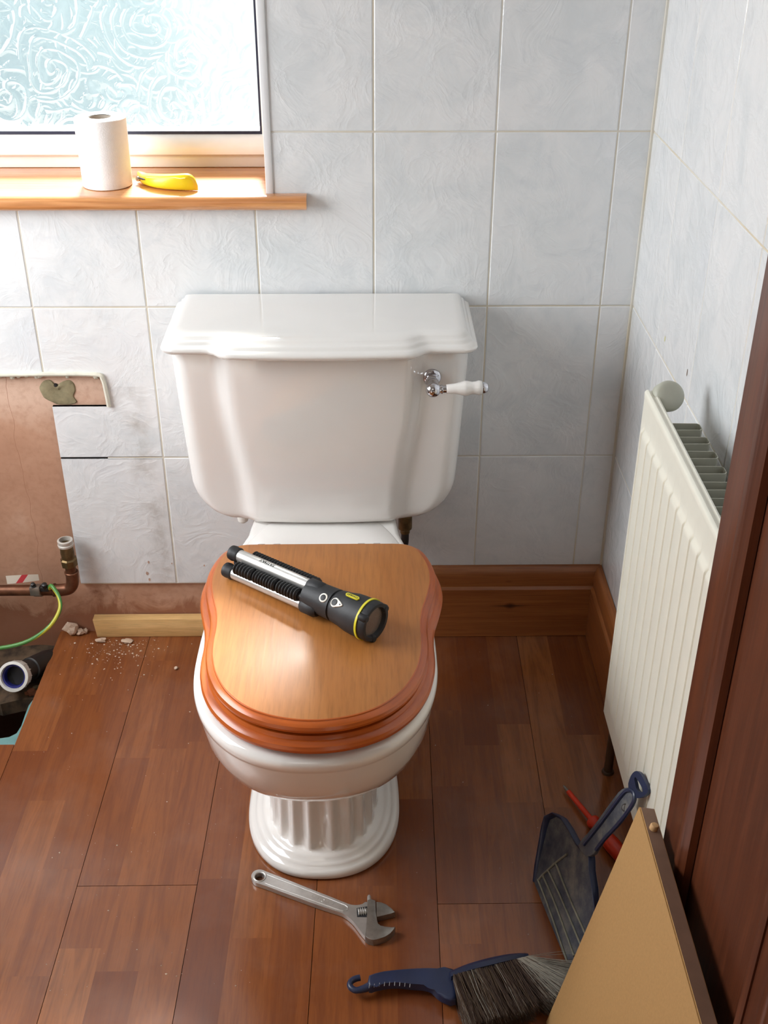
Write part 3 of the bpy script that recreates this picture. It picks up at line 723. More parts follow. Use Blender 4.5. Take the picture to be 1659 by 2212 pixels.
# lever
lv = Vector((0.0935, -0.193, 0.664))
bm = B(); lathe(bm, lv, (0, -1, 0), [(0, 0.0155), (0.003, 0.0155), (0.005, 0.0142), (0.007, 0.0105), (0.013, 0.0095), (0.015, 0.0105), (0.018, 0.0108), (0.020, 0.0092), (0.026, 0.0088), (0.029, 0.0098), (0.033, 0.0098), (0.036, 0.0085), (0.048, 0.008)], 28)
bmesh.ops.create_uvsphere(bm, u_segments=24, v_segments=14, radius=0.0125, matrix=Matrix.Translation(lv+Vector((0, -0.050, 0))))
b0 = lv+Vector((0, -0.050, 0)); dr = Vector((1, 0.02, 0.03)).normalized()
lathe(bm, b0, dr, [(0.009, 0.0062), (0.012, 0.0075), (0.0145, 0.0078), (0.0155, 0.0062), (0.021, 0.0062)], 20)
lever = finish('flush_lever', bm, m_chrome, toilet, ang=40, label='chrome flush lever')
bm = B(); lathe(bm, b0, dr, [(0.021, 0.0070), (0.022, 0.0078), (0.034, 0.0084), (0.041, 0.0098), (0.050, 0.0124), (0.055, 0.0122), (0.062, 0.0102), (0.068, 0.0106), (0.073, 0.0120), (0.078, 0.0112), (0.0795, 0.0085)], 24)
finish('lever_grip', bm, m_ceramic, lever, label='white ceramic lever grip', ang=60)
bm = B(); lathe(bm, b0, dr, [(0.0795, 0.0092), (0.0815, 0.0095), (0.0835, 0.0085), (0.0865, 0.0075), (0.0885, 0.0048)], 20); finish('lever_cap', bm, m_chrome, lever, label='chrome end cap')
# fittings under the cistern
bm = B(); p = P(527, 1150, 1, -0.10); lathe(bm, (p.x, -0.10, 0.40), (0, 0, -1), [(0, 0.011), (0.055, 0.011), (0.066, 0.0095), (0.071, 0.004)], 18); finish('overflow_plug', bm, m_whitepl, toilet)
p = P(875, 1150, 1, -0.10)
bm = B(); lathe(bm, (p.x, -0.10, 0.42), (0, 0, -1), [(0, 0.009), (0.075, 0.009), (0.078, 0.013), (0.105, 0.013), (0.108, 0.009), (0.115, 0.009)], 6 if False else 12); finish('inlet_nut', bm, m_brass, toilet)
bm = B(); tube(bm, catmull([(p.x, -0.10, 0.31), (p.x-0.001, -0.10, 0.28), (p.x-0.010, -0.095, 0.25), (p.x-0.03, -0.07, 0.20), (p.x-0.04, -0.05, 0.10), (p.x-0.04, -0.05, 0.004)], 6), 0.0075, 14); finish('supply_hose', bm, m_blackpl, toilet, label='dark flexible supply hose')

# ------------------------------------------------------------------ torch on the lid
A0 = P(507, 1212, 2, LZ+0.024); A1 = P(812, 1345, 2, LZ+0.0305)
A0.z = LZ+0.024; A1.z = LZ+0.0305
ax = (A1-A0); TL = ax.length; ax.normalize(); sd_ = ax.cross(Vector((0, 0, 1))).normalized(); up_ = sd_.cross(ax).normalized()
torch = thing('torch', 'black and silver tripod torch lying on the wooden toilet lid', 'torch', ((A0+A1)/2)*1 - Vector((0, 0, (A0.z+A1.z)/2-LZ)))
def tp(t, s=0, u=0): return A0 + ax*(t*TL) + sd_*s + up_*u
Rt = 0.0098
offsl = [(-0.0020, 0.0125), (0.0135, -0.0105), (-0.0150, -0.0080)]      # (side, up) of the three legs
for i, (s, u) in enumerate(offsl):
    bm = B(); lathe(bm, tp(0.03, s, u), ax, [(0, Rt), (TL*0.53, Rt)], 24)
    if i == 0:
        mt = Matrix((ax*-1, sd_.cross(Vector((0, 0, 0))) if False else (up_.cross(ax)).normalized(), up_)).transposed().to_4x4()
        # printed lettering reads from the head end
        yv = (up_.cross(-ax)).normalized()
        mt = Matrix((-ax, yv, up_)).transposed().to_4x4(); mt.translation = tp(0.25, s+0.001, u+Rt+0.0001)
        text_bm(bm, 'FATMAX', 0.0075, mt, 0.0002, 1)
        mt = mt.copy(); mt.translation = tp(0.335, s+0.001, u+Rt+0.0001) + Vector((0, 0, 0))
    leg = finish('leg', bm, [m_steel, m_print], torch, label='silver tube leg')
    bm = B(); lathe(bm, tp(-0.03, s, u), ax, [(0, 0.009), (0.002, 0.0115), (0.008, 0.0122), (0.010, 0.0112), (0.017, 0.0120), (0.0195, 0.0105)], 20); finish('end_cap', bm, m_black, leg, label='black rubber end cap')
def grip(s, u, segs):
    bm = B()
    for t0, t1 in segs:
        m_ = max(3, int((t1-t0)*TL/0.0052)); pr = [(0, 0.004)]
        for k in range(m_*6+1):
            pr.append((0.001+(t1-t0)*TL*k/(m_*6), 0.0086+0.0019*math.sin(2*PI*k/6)))
        pr.append(((t1-t0)*TL+0.002, 0.004)); lathe(bm, tp(t0, s, u), ax, pr, 16)
    lathe(bm, tp(segs[0][0], s, u), ax, [(0, 0.005), ((segs[-1][1]-segs[0][0])*TL+0.012, 0.005)], 12)
    return finish('ribbed_grip', bm, m_black, torch, label='black ribbed rubber grip', ang=80)
grip(0.0165, 0.0040, [(0.07, 0.20), (0.215, 0.37), (0.385, 0.53)]); grip(-0.0175, 0.0075, [(0.09, 0.56)]); grip(-0.001, -0.0125, [(0.09, 0.5)])
bm = B()
def rs(t): return t*TL
lathe(bm, A0, ax, [(rs(0.545), 0.0180), (rs(0.55), 0.0215), (rs(0.60), 0.0228), (rs(0.64), 0.0232), (rs(0.735), 0.0240), (rs(0.738), 0.0222), (rs(0.748), 0.0222), (rs(0.752), 0.0245), (rs(0.80), 0.0262), (rs(0.85), 0.0292), (rs(0.89), 0.0300), (rs(0.945), 0.0302), (rs(0.95), 0.0302)], 40)
for i, (s, u) in enumerate(offsl): lathe(bm, tp(0.545, s, u), ax, [(0, Rt+0.001), (0.003, Rt+0.003), (0.025, Rt+0.003), (0.03, Rt)], 20)
finish('torch_body', bm, m_black, torch, ang=45)
bm = B(); lathe(bm, A0, ax, [(rs(0.955), 0.0285), (rs(0.957), 0.0300), (rs(0.985), 0.0300), (rs(1.0), 0.0285), (rs(1.0), 0.0235), (rs(0.965), 0.0200)], 40, cap=False)
for k in range(3):
    a = 2*PI*k/3+0.7; c_ = A0+ax*rs(0.95)+(sd_*math.cos(a)+up_*math.sin(a))*0.0268; lathe(bm, c_, ax, [(0, 0.004), (0.002, 0.006), (0.012, 0.006), (0.015, 0.004)], 14)
finish('bezel', bm, m_black, torch)
bm = B(); lathe(bm, A0, ax, [(rs(0.944), 0.0300), (rs(0.944), 0.0316), (rs(0.956), 0.0316), (rs(0.956), 0.0300)], 44, cap=False); finish('accent_ring', bm, m_yellow, torch, label='yellow accent ring')
bm = B(); lathe(bm, A0, ax, [(rs(0.975), 0.0235), (rs(0.980), 0.0228)], 32); finish('lens', bm, m_lens, torch)
bm = B(); lathe(bm, A0, ax, [(rs(0.955), 0.006), (rs(0.9745), 0.0225)], 28); finish('reflector', bm, plain('dull_reflector', (150, 130, 120), 0.25, 1), torch)
def facing(t, r, phi, sz):  # patch frame on the torch surface, phi 0 = up, positive towards the camera side
    nrm = (up_*math.cos(phi)+sd_*math.sin(phi)).normalized(); return A0+ax*rs(t)+nrm*r, nrm
toward = 1
bm = B(); p, nr = facing(0.70, 0.0236, 0.72, 0); lathe(bm, p-nr*0.002, nr, [(0, 0.0068), (0.003, 0.0068), (0.0034, 0.0062), (0.0034, 0.0046)], 24, cap=False)
pw = finish('switch_ring', bm, m_white_mark, torch, label='pale ring around the switch'); bm = B(); lathe(bm, p-nr*0.002, nr, [(0, 0.0046), (0.0032, 0.0046), (0.0038, 0.003)], 20); finish('switch_button', bm, m_black, pw)
bm = B(); p, nr = facing(0.785, 0.0266, 0.72, 0); ax_keep = ax; nr = (nr-ax*0.16).normalized(); ax = (ax-nr*ax.dot(nr)).normalized(); yy = nr.cross(ax).normalized()
o2 = [p - nr*0.0015 + ax*x + yy*y for x, y in ((-0.0075, 0), (-0.0055, 0.005), (-0.0005, 0.0072), (0.0045, 0.0055), (0.0135, 0.0018), (0.0145, 0), (0.0135, -0.0018), (0.0045, -0.0055), (-0.0005, -0.0072), (-0.0055, -0.005))]
plate(bm, dense(o2, 3), nr, 0.0028, 0.0006); lb = finish('lamp_switch', bm, m_white_mark, torch, label='pale teardrop switch surround')
bm = B(); lathe(bm, p+ax*-0.0005, nr, [(0, 0.0052), (0.0022, 0.0050), (0.0026, 0.003)], 20); lathe(bm, p+ax*0.0105, nr, [(0, 0.0012), (0.0019, 0.0010)], 10); finish('switch_button', bm, m_black, lb); ax = ax_keep
bm = B(); p, nr = facing(0.86, 0.0313, 0.10, 0); yy = nr.cross(ax).normalized()
o2 = [];
for k in range(24):
    a = 2*PI*k/24; cx = 0.0085 if math.cos(a) > 0 else -0.0085; o2.append(p - nr*0.001 + ax*(cx+0.0032*math.cos(a)) + yy*0.0032*math.sin(a))
plate(bm, o2, nr, 0.0020, 0.0003)
mt = Matrix((-ax, nr.cross(-ax).normalized(), nr)).transposed().to_4x4(); mt.translation = p + nr*0.0011
text_bm(bm, 'STANLEY', 0.0048, mt, 0.0002, 1)
finish('badge', bm, [m_yellow, m_print], torch, label='yellow badge with small dark lettering')

# ------------------------------------------------------------------ adjustable spanner on the floor
spn = thing('adjustable_spanner', 'silver adjustable spanner on the floor in front of the toilet foot', 'spanner', tuple(P(700, 1950, 2, 0.0)))
def cr(x, y, z=0.006): return P(520+x/4.608, 1850+y/4.608, 2, z)
bm = B()
outl = [(104, 195), (112, 165), (130, 142), (160, 128), (190, 124), (222, 130), (255, 145), (300, 162), (500, 240), (700, 320), (900, 398), (1060, 462), (1110, 476), (1160, 478), (1210, 468), (1262, 448), (1262, 610), (1262, 800), (1235, 790), (1190, 735), (1130, 655), (1080, 605), (1030, 570), (980, 548), (800, 490), (600, 418), (400, 345), (250, 288), (160, 258), (125, 236)]
hc, hr_o, hr_i = cr(188, 193, 0.012), 0, 0.0072
O = [cr(x, y, 0.011) for x, y in outl]; O = [Vector((p.x, p.y, 0.0012)) for p in dense(O, 2)]
th = 0.0085
inner = [hc + Vector((math.cos(a)*0.0078, math.sin(a)*0.0078, 0)) for a in [2*PI*k/len(O) for k in range(len(O))]]
# body with a real hanging hole: outline ring bridged to the hole ring through a keyhole slit
O2 = list(O)
k0 = min(range(len(O2)), key=lambda i: (O2[i]-Vector((hc.x-0.02, hc.y, 0))).length)
O2 = O2[k0:]+O2[:k0]
ccw = sum(O2[i].x*O2[(i+1) % len(O2)].y-O2[(i+1) % len(O2)].x*O2[i].y for i in range(len(O2))) > 0
hole = [Vector((hc.x-math.cos(a)*0.0076, hc.y-(1 if not ccw else -1)*-math.sin(a)*-0.0076, 0.0012)) for a in [2*PI*k/22 for k in range(22)]]
if (sum(hole[i].x*hole[(i+1) % 22].y-hole[(i+1) % 22].x*hole[i].y for i in range(22)) > 0) == ccw: hole = [hole[0]]+hole[:0:-1]
key = O2 + [O2[0]+Vector((0, 1e-5, 0))] + [hole[0]+Vector((0, 1e-5, 0))] + hole[:0:-1][::-1][::1] + [hole[0]]
plate(bm, key, (0, 0, 1), th)
# raised rims along the handle edges
def rim(pts, r=0.0011): tube(bm, [Vector((q.x, q.y, 0.0097)) for q in [cr(x, y, 0.011) for x, y in pts]], r, 8)
rim([(262, 178), (500, 270), (800, 386), (1040, 480), (1064, 500), (1060, 525), (1020, 535), (960, 520), (700, 428), (400, 322), (240, 262)])
tube(bm, [Vector((hc.x+math.cos(a)*0.0092, hc.y+math.sin(a)*0.0092, 0.0097)) for a in [2*PI*k/24 for k in range(25)]], 0.0013, 8)
cA, cB = cr(690, 385, 0.011), cr(930, 478, 0.011); dx = (cB-cA).normalized(); dx.z = 0; dy = Vector((0, 0, 1)).cross(dx)
mt = Matrix((dx, dy, Vector((0, 0, 1)))).transposed().to_4x4(); mt.translation = (cA+cB)/2; mt.translation.z = 0.0098
text_bm(bm, 'CHROM-V', 0.0085, mt, 0.0003)
finish('handle', bm, m_steel, spn, ang=30)
bm = B(); O = [cr(x, y, 0.013) for x, y in [(1262, 432), (1300, 425), (1342, 440), (1344, 560), (1346, 640), (1356, 676), (1385, 700), (1440, 712), (1490, 708), (1537, 700), (1525, 728), (1490, 768), (1440, 800), (1380, 822), (1320, 834), (1268, 820), (1236, 795), (1250, 700), (1258, 560)]]
plate(bm, [Vector((p.x, p.y, 0.0004)) for p in O], (0, 0, 1), 0.0135, 0.0016); finish('fixed_jaw', bm, m_steel_dk, spn, ang=30, label='lower curved jaw')
bm = B(); O = [cr(x, y, 0.012) for x, y in [(1347, 448), (1400, 455), (1450, 475), (1500, 512), (1537, 552), (1500, 568), (1450, 580), (1400, 592), (1347, 606)]]
plate(bm, [Vector((p.x, p.y, 0.0008)) for p in O], (0, 0, 1), 0.0115, 0.0016); finish('sliding_jaw', bm, m_steel_dk, spn, ang=30, label='upper sliding jaw')
bm = B(); a_, b_ = cr(1168, 555, 0.010), cr(1255, 545, 0.010); ln = (b_-a_).length; pr = []
for k in range(33): pr.append((ln*k/32, 0.0058+0.0012*math.sin(2*PI*k/8)))
lathe(bm, a_+Vector((0, 0, -0.001)), b_-a_, pr, 20); finish('worm_screw', bm, m_steel, spn, ang=80)
bm = B(); q0, q1 = cr(1156, 495, 0.011), cr(1262, 605, 0.011); O = [cr(x, y, 0.011) for x, y in ((1155, 508), (1265, 492), (1262, 600), (1158, 598))]
plate(bm, [Vector((p.x, p.y, 0.0095)) for p in O], (0, 0, 1), 0.0004); finish('screw_slot', bm, m_black, spn)
bm = B(); q = cr(1278, 420, 0.010); lathe(bm, (q.x, q.y-0.004, 0.0075), (0, 1, 0), [(0, 0.003), (0.010, 0.003), (0.012, 0.002)], 12)
finish('pin', bm, m_steel, spn)

# ------------------------------------------------------------------ toilet roll, knife on the sill
rc = P(222, 415, 2, SILL); rc.y += 0.045; rr = 0.0415
roll = thing('toilet_roll', 'white toilet roll standing on the sunlit window sill', 'toilet roll', (rc.x, rc.y, SILL+0.0005))
bm = B(); zt_ = 0.112
o = Vector((rc.x, rc.y, SILL+0.0008)); lathe(bm, o, (0, 0, 1), [(0, 0.020), (0, rr-0.001), (0.001, rr), (zt_-0.0012, rr+0.0015), (zt_, rr+0.0005), (zt_, 0.0185)], 56, cap=False)
finish('paper', bm, m_paper, roll)
bm = B(); lathe(bm, o, (0, 0, 1), [(0, 0.0200), (zt_-0.001, 0.0185), (zt_-0.001, 0.0175), (0, 0.0190)], 32, cap=False); finish('cardboard_core', bm, m_card, roll)
kn0, kn1 = P(296, 378, 2, SILL+0.012), P(423, 398, 2, SILL+0.012); kn0.z = kn1.z = 0
kd = (kn1-kn0); KL = kd.length; kd.normalize(); kp = Vector((0, 0, 1)).cross(kd)       # kp points away from the viewer
if kp.y < 0: kp = -kp
knife = thing('folding_knife', 'yellow folding utility knife lying on the window sill beside the toilet roll', 'knife', tuple(((kn0+kn1)/2)+Vector((0, 0, SILL))))
def kpt(t, s, z): return kn0 + kd*(t*KL) + kp*(s - 0.016*math.sin(PI*t)) + Vector((0, 0, SILL+0.0008+z))
bm = B(); secs = []
for i in range(25):
    t = i/24; w = 0.0135*(math.sin(PI*min(1, max(0.0, t*0.9+0.06)))**0.45); hgt = 0.0125 + 0.017*t**0.8
    if t > 0.85: q_ = (t-0.85)/0.15; hgt *= math.sqrt(max(0.02, 1-0.9*q_*q_)); w *= math.sqrt(max(0.02, 1-0.96*q_*q_))
    if t < 0.08: w *= 0.5+0.5*t/0.08
    lift = 0.0 if t > 0.15 else 0.004*(1-t/0.15)
    ring_ = []
    for k in range(20):
        a = 2*PI*k/20; ring_.append(kpt(t, 0.004+w*math.copysign(abs(math.cos(a))**0.7, math.cos(a)), lift+hgt/2*(1+math.copysign(abs(math.sin(a))**0.7, math.sin(a)))))
    secs.append(ring_)
loft(bm, secs); finish('knife_handle', bm, m_knife, knife, ang=60)
bm = B()
pts = [kpt(t, 0.004-0.0137*(math.sin(PI*min(1, t*0.9+0.06))**0.45), 0.009+0.003*t*4) for t in (0.10, 0.16, 0.22, 0.27)]; tube(bm, pts, [0.0012, 0.0016, 0.0016, 0.0008], 8); finish('blade_slot', bm, m_print, knife)
bm = B(); lathe(bm, kpt(0.085, -0.0055, 0.0085), -kp, [(0, 0.0042), (0.003, 0.0042), (0.0038, 0.003)], 16); finish('pivot_screw', bm, m_chrome, knife)
bm = B(); tube(bm, [kpt(t, -0.0085, (0.0125+0.017*t**0.8)*0.86) for t in (0.3, 0.45, 0.6, 0.7, 0.78)] + [kpt(0.84, -0.0080, 0.0215), kpt(0.90, -0.0065, 0.0225)], 0.0006, 8); finish('seam_line', bm, plain('pale_yellow_edge', (250, 240, 150), 0.4), knife)

# ------------------------------------------------------------------ pipework at the left
py = -0.030
pz = P(60, 1275, 1, py).z; pxv = P(155, 1240, 1, py).x
pipe = thing('copper_pipe', 'tarnished copper pipe along the plaster wall turning up to a brass coupling', 'pipe', (pxv, py, pz))
bm = B(); tube(bm, [(-1.17, py, pz), (pxv-0.035, py, pz)], 0.011, 20); finish('horizontal_run', bm, m_copper, pipe)
bm = B(); tube(bm, catmull([(pxv-0.040, py, pz), (pxv-0.030, py, pz), (pxv-0.012, py, pz+0.003), (pxv-0.003, py, pz+0.013), (pxv, py, pz+0.030), (pxv, py, pz+0.042)], 6), 0.0125, 20)
lathe(bm, (pxv, py, pz+0.040), (0, 0, 1), [(0, 0.0125), (0.001, 0.0137), (0.004, 0.0137), (0.005, 0.0125)], 20); lathe(bm, (pxv-0.042, py, pz), (1, 0, 0), [(0, 0.0125), (0.001, 0.0137), (0.004, 0.0137), (0.005, 0.0125)], 20)
finish('elbow', bm, m_copper, pipe)
bm = B(); tube(bm, [(pxv, py, pz+0.03), (pxv-0.001, py, pz+0.075)], 0.0105, 20); finish('riser', bm, m_copper, pipe)
bm = B(); lathe(bm, (pxv-0.001, py, pz+0.058), (-0.02, 0, 1), [(0, 0.0115), (0.002, 0.016), (0.016, 0.0165), (0.019, 0.0135), (0.024, 0.0130)], 8)
lathe(bm, (pxv-0.0015, py, pz+0.080), (-0.02, 0, 1), [(0, 0.0130), (0.012, 0.0135), (0.014, 0.0128), (0.030, 0.0128)], 24); finish('coupling', bm, m_brass, pipe, ang=30, label='brass compression coupling')
bm = B(); lathe(bm, (pxv-0.002, py, pz+0.104), (-0.02, 0, 1), [(0, 0.0128), (0.001, 0.0150), (0.005, 0.0155), (0.006, 0.0140), (0.010, 0.0140), (0.011, 0.0150), (0.014, 0.0150), (0.015, 0.0130), (0.015, 0.0112), (-0.01, 0.0108), (-0.012, 0.001)], 28, cap=False); finish('coupling_rim', bm, plain('pale_scaled_rim', (196, 190, 182), 0.4, 0.2), pipe, label='pale scaled open rim')
clx = P(75, 1262, 1, -0.045).x
clamp = thing('earth_clamp', 'small dark earth bonding clamp on the copper pipe', 'clamp', (clx, py, pz))
bm = B(); lathe(bm, (clx-0.008, py, pz), (1, 0, 0), [(0, 0.0112), (0, 0.0130), (0.016, 0.0130), (0.016, 0.0112)], 24, cap=False); box(bm, (clx-0.010, py-0.024, pz+0.002), (clx+0.010, py-0.011, pz+0.022), 0.0015)
finish('clamp_body', bm, m_steel_dk, clamp)
bm = B(); lathe(bm, (clx-0.002, py-0.018, pz+0.021), (0, -0.3, 1), [(0, 0.0055), (0.004, 0.0055), (0.0042, 0.0042), (0.009, 0.0042), (0.010, 0.002)], 14); lathe(bm, (clx+0.020, py-0.016, pz+0.016), (0, -0.3, 1), [(0, 0.0052), (0.012, 0.0052), (0.013, 0.0035)], 14); box(bm, (clx+0.010, py-0.021, pz+0.010), (clx+0.027, py-0.011, pz+0.020), 0.001)
finish('clamp_screws', bm, m_blackpl, clamp)
bm = B(); nseg = 14; pa, pb = P(14, 1253, 1, -0.046), P(82, 1252, 1, -0.046)
rows_ = []
for i in range(nseg+1):
    t = i/nseg; w = 0.0095*(1-0.25*t*t); yy = pa.y - 0.004*math.sin(PI*t) + 0.006*t
    x = pa.x+(pb.x-pa.x)*t; zc = pa.z+(pb.z-pa.z)*t+0.003*math.sin(PI*t*0.9)
    rows_.append([Vector((x, yy, zc-w)), Vector((x, yy+0.0006*0, zc)), Vector((x, yy, zc+w))])
g0 = [[bm.verts.new(p) for p in r] for r in rows_]; g1 = [[bm.verts.new(p+Vector((0, 0.0006, 0))) for p in r] for r in rows_]
for i in range(nseg):
    for j in range(2):
        f = bm.faces.new((g0[i][j], g0[i+1][j], g0[i+1][j+1], g0[i][j+1])); bm.faces.new((g1[i][j], g1[i+1][j], g1[i+1][j+1], g1[i][j+1]))
nt = N('white_tag_red_stripe'); v_ = nt.coord(); s_ = nt.n('ShaderNodeSeparateXYZ'); nt.l(v_, s_.inputs[0])
dg = nt.math('SUBTRACT', nt.math('SUBTRACT', s_.outputs['X'], (pa.x+pb.x)/2-0.002), nt.math('MULTIPLY', nt.math('SUBTRACT', s_.outputs['Z'], pa.z), 0.75))
nt.set(nt.mix(nt.math('LESS_THAN', nt.math('ABSOLUTE', dg), 0.0062), s2l((222, 214, 200)), s2l((200, 62, 70))), 0.6)
tag(finish('warning_tag', bm, nt.m), 'white paper tag with a red diagonal stripe on the copper pipe', 'tag')
e0 = Vector((clx+0.027, py-0.016, pz+0.015))
w1, w2, w3, w4, w5, w6 = P(112, 1266, 1, -0.055), P(128, 1292, 1, -0.075), P(128, 1320, 1, -0.095), P(105, 1355, 1, -0.12), P(60, 1385, 1, -0.135), P(5, 1399, 1, -0.14)
bm = B(); tube(bm, catmull([e0, w1, w2, w3, w4, w5, w6, P(-60, 1402, 1, -0.13), (-0.95, -0.06, 0.06), (-1.1, -0.03, 0.003)], 8), 0.0040, 12, uv=True)
tag(finish('earth_cable', bm, m_cable), 'green and yellow earth cable curving down from the pipe clamp', 'cable')
# waste pipe in the hole
wa, wb = P(116, 1378, 1, -0.040), P(28, 1462, 2, 0.018); wa.z = -0.030
waste = thing('waste_pipe', 'black plastic waste pipe with a white collar lying open in the floor hole', 'pipe', (wb.x, wb.y, -0.03))
wd_ = (wb-wa).normalized(); WL = (wb-wa).length
bm = B(); tube(bm, [wa-wd_*0.004, wa, wb-wd_*0.015], 0.0205, 24); lathe(bm, wa+wd_*(WL*0.20), wd_, [(0, 0.0205), (0.001, 0.0235), (WL*0.42, 0.0235), (WL*0.42+0.002, 0.0205)], 28); finish('pipe_tube', bm, m_blackpl, waste)
bm = B(); fd = (ray(28, 1462)*-1).normalized(); fd = (wd_*0.55+fd*0.45).normalized()
lathe(bm, wb-fd*0.030, fd, [(0, 0.022), (0.001, 0.0275), (0.006, 0.0285), (0.024, 0.0285), (0.026, 0.0300), (0.030, 0.0300), (0.031, 0.0245), (0.010, 0.0225)], 36, cap=False)
for k in range(14):
    a = 2*PI*k/14; x_, y_, _ = frame_axes(fd); c0 = wb-fd*0.024+(x_*math.cos(a)+y_*math.sin(a))*0.0285; tube(bm, [c0, c0+fd*0.018], 0.0011, 6)
finish('compression_nut', bm, m_whitepl, waste, label='white ribbed plastic nut', ang=35)
bm = B(); lathe(bm, wb-fd*0.016, fd, [(0, 0.0225), (0.0105, 0.0235), (0.0105, 0.0200), (-0.006, 0.0190)], 32, cap=False); finish('blue_seal', bm, plain('blue_rubber_seal', (34, 38, 110), 0.4), waste, label='dark blue rubber seal')
bm = B(); lathe(bm, wb-fd*0.020, fd, [(0, 0.0195), (0.001, 0.0195)], 24); finish('pipe_bore', bm, m_pit, waste)

# rubble
def chunk(bm, c, s, seed, flat=0.6):
    r = bmesh.ops.create_icosphere(bm, subdivisions=2, radius=1.0)
    for v in r['verts']:
        d = v.co.copy(); k = 0.8+0.55*noise.noise(d*1.6+Vector((seed*7.3, seed, 0)))
        q = Vector((d.x*s[0]*k, d.y*s[1]*k, d.z*s[2]*k)); v.co = Vector(c)+q
chs = [(160, 1346, 0.017, 0.011, 0.017, 'large grey plaster lump at the corner of the floor hole'), (178, 1354, 0.011, 0.009, 0.008, 'smaller plaster lump between the large lump and the batten end'), (191, 1347, 0.006, 0.005, 0.007, 'small grey plaster crumb touching the batten end'),
       (224, 1362, 0.014, 0.008, 0.005, 'flat pinkish plaster flake in front of the batten end'), (278, 1372, 0.013, 0.010, 0.004, 'thin grey brown plaster flake on the laminate, right of the others'), (267, 1385, 0.006, 0.005, 0.004, 'small brown crumb just below the grey brown flake'), (380, 1443, 0.0045, 0.006, 0.003, 'lone pale plaster chip on the laminate left of the seat')]
for k, (u, v, a, b_, c_, lab) in enumerate(chs):
    bm = B(); p = P(u, v, 2, c_*0.8); p.y = min(p.y, -0.001-b_) if p.x > -0.6 else min(p.y, TY-b_*1.1-0.002)
    if -0.59 < p.x < -0.12 and k != 6: p.y = min(p.y, -0.020-b_*1.1)
    chunk(bm, (p.x, p.y, c_*0.78 if k != 0 else c_*0.6), (a, b_, c_), k+1); z0 = min(v_.co.z for v_ in bm.verts)
    for v_ in bm.verts: v_.co.z -= z0-0.0004
    tag(finish('plaster_chunk', bm, m_debris, smooth=False), lab, 'rubble', 'broken plaster on the floor by the hole')
for (u, v, a, b_, c_, lab, mt_) in ((68, 1494, 0.015, 0.011, 0.010, 'reddish brick fragment in the floor hole beside the white collar', plain('brick_fragment', (150, 96, 70), 0.9)), (80, 1483, 0.010, 0.008, 0.007, 'grey green stone fragment in the floor hole behind the brick piece', m_mortar)):
    bm = B(); p = P(u, v, 2, -0.030); chunk(bm, (p.x, p.y, -0.034), (a, b_, c_), 3+u); tag(finish('stone_fragment', bm, mt_, smooth=False), lab, 'rubble', 'fragments inside the floor hole')
bm = B(); rd = random.Random(5)
def crumb(x, y, s):
    vs = [bm.verts.new((x+s*math.cos(a)*(0.6+0.6*rd.random()), y+s*math.sin(a)*(0.6+0.6*rd.random()), 0.0002)) for a in (0, 1.6, 3.1, 4.7)]; t = bm.verts.new((x, y, 0.0004+s*0.7))
    bm.faces.new(vs)
    for i in range(4): bm.faces.new((vs[i], vs[(i+1) % 4], t))
for k in range(260):
    u = rd.gauss(255, 45); v = 1372+abs(rd.gauss(0, 40)); p = P(u, v, 2, 0)
    if p.x > -0.640 and p.y < -0.022: crumb(p.x, p.y, 0.0005+0.0022*rd.random()**3)
for k in range(90):
    u, v = rd.uniform(60, 560), rd.uniform(1400, 2150); p = P(u, v, 2, 0)
    if p.x > -0.62 or p.y < -0.36: crumb(p.x, p.y, 0.0005+0.0016*rd.random()**4)
for k in range(30):
    u, v = rd.uniform(900, 1250), rd.uniform(1400, 2100); p = P(u, v, 2, 0); crumb(p.x, p.y, 0.0004+0.0012*rd.random()**4)
tag(finish('plaster_crumbs', bm, plain('pale_crumb', (214, 196, 176), 0.9), smooth=False), 'scatter of tiny pale plaster crumbs over the laminate', 'crumbs', kind='stuff')

# ------------------------------------------------------------------ radiator
RX, RY0, RY1, RZ0, RZ1 = 0.3705, -0.915, -0.487, 0.200, 0.775
rad = thing('radiator', 'cream panel radiator with vertical grooves on the right wall', 'radiator', (0.40, -0.7, RZ0))
bm = B(); pitch = 0.0345; yl = []
y = RY1-0.010
ys_ = [RY1, RY1-0.004]
yc = RY1-0.022; grooves = []
while yc > RY0+0.012: grooves.append(yc); yc -= pitch
for gy in grooves: ys_ += [gy+0.0065, gy+0.0030, gy+0.0018, gy+0.0008, gy, gy-0.0008, gy-0.0018, gy-0.0030, gy-0.0065]
ys_ += [RY0+0.004, RY0]
zs_ = [RZ0, RZ0+0.003, RZ0+0.030, RZ0+0.034, RZ0+0.038, RZ0+0.042, RZ0+0.05]+[RZ0+0.05+(RZ1-0.062-RZ0-0.05)*k/8 for k in range(1, 9)] + [RZ1-0.058, RZ1-0.054, RZ1-0.050, RZ1-0.046, RZ1-0.030, RZ1-0.012]
def dep(yv, zv):
    k = min(1, max(0, (zv-(RZ0+0.032))/0.012))*min(1, max(0, ((RZ1-0.046)-zv)/0.012)); k = k*k*(3-2*k)
    best = min(abs(yv-gy) for gy in grooves); d = max(0, 1-best/0.0030) + 0.12*max(0, 1-best/0.0065)
    ins = 0.004*k*(1 if RY0+0.006 < yv < RY1-0.006 else 0)
    return 0.0050*d*k - ins
G = [[bm.verts.new((RX+dep(yv, zv), yv, zv)) for zv in zs_] for yv in ys_]
for i in range(len(ys_)-1):
    for j in range(len(zs_)-1): bm.faces.new((G[i][j], G[i+1][j], G[i+1][j+1], G[i][j+1]))
box(bm, (RX+0.005, RY0, RZ0), (RX+0.012, RY1, RZ1-0.012))
finish('front_panel', bm, m_rad, rad, ang=40)
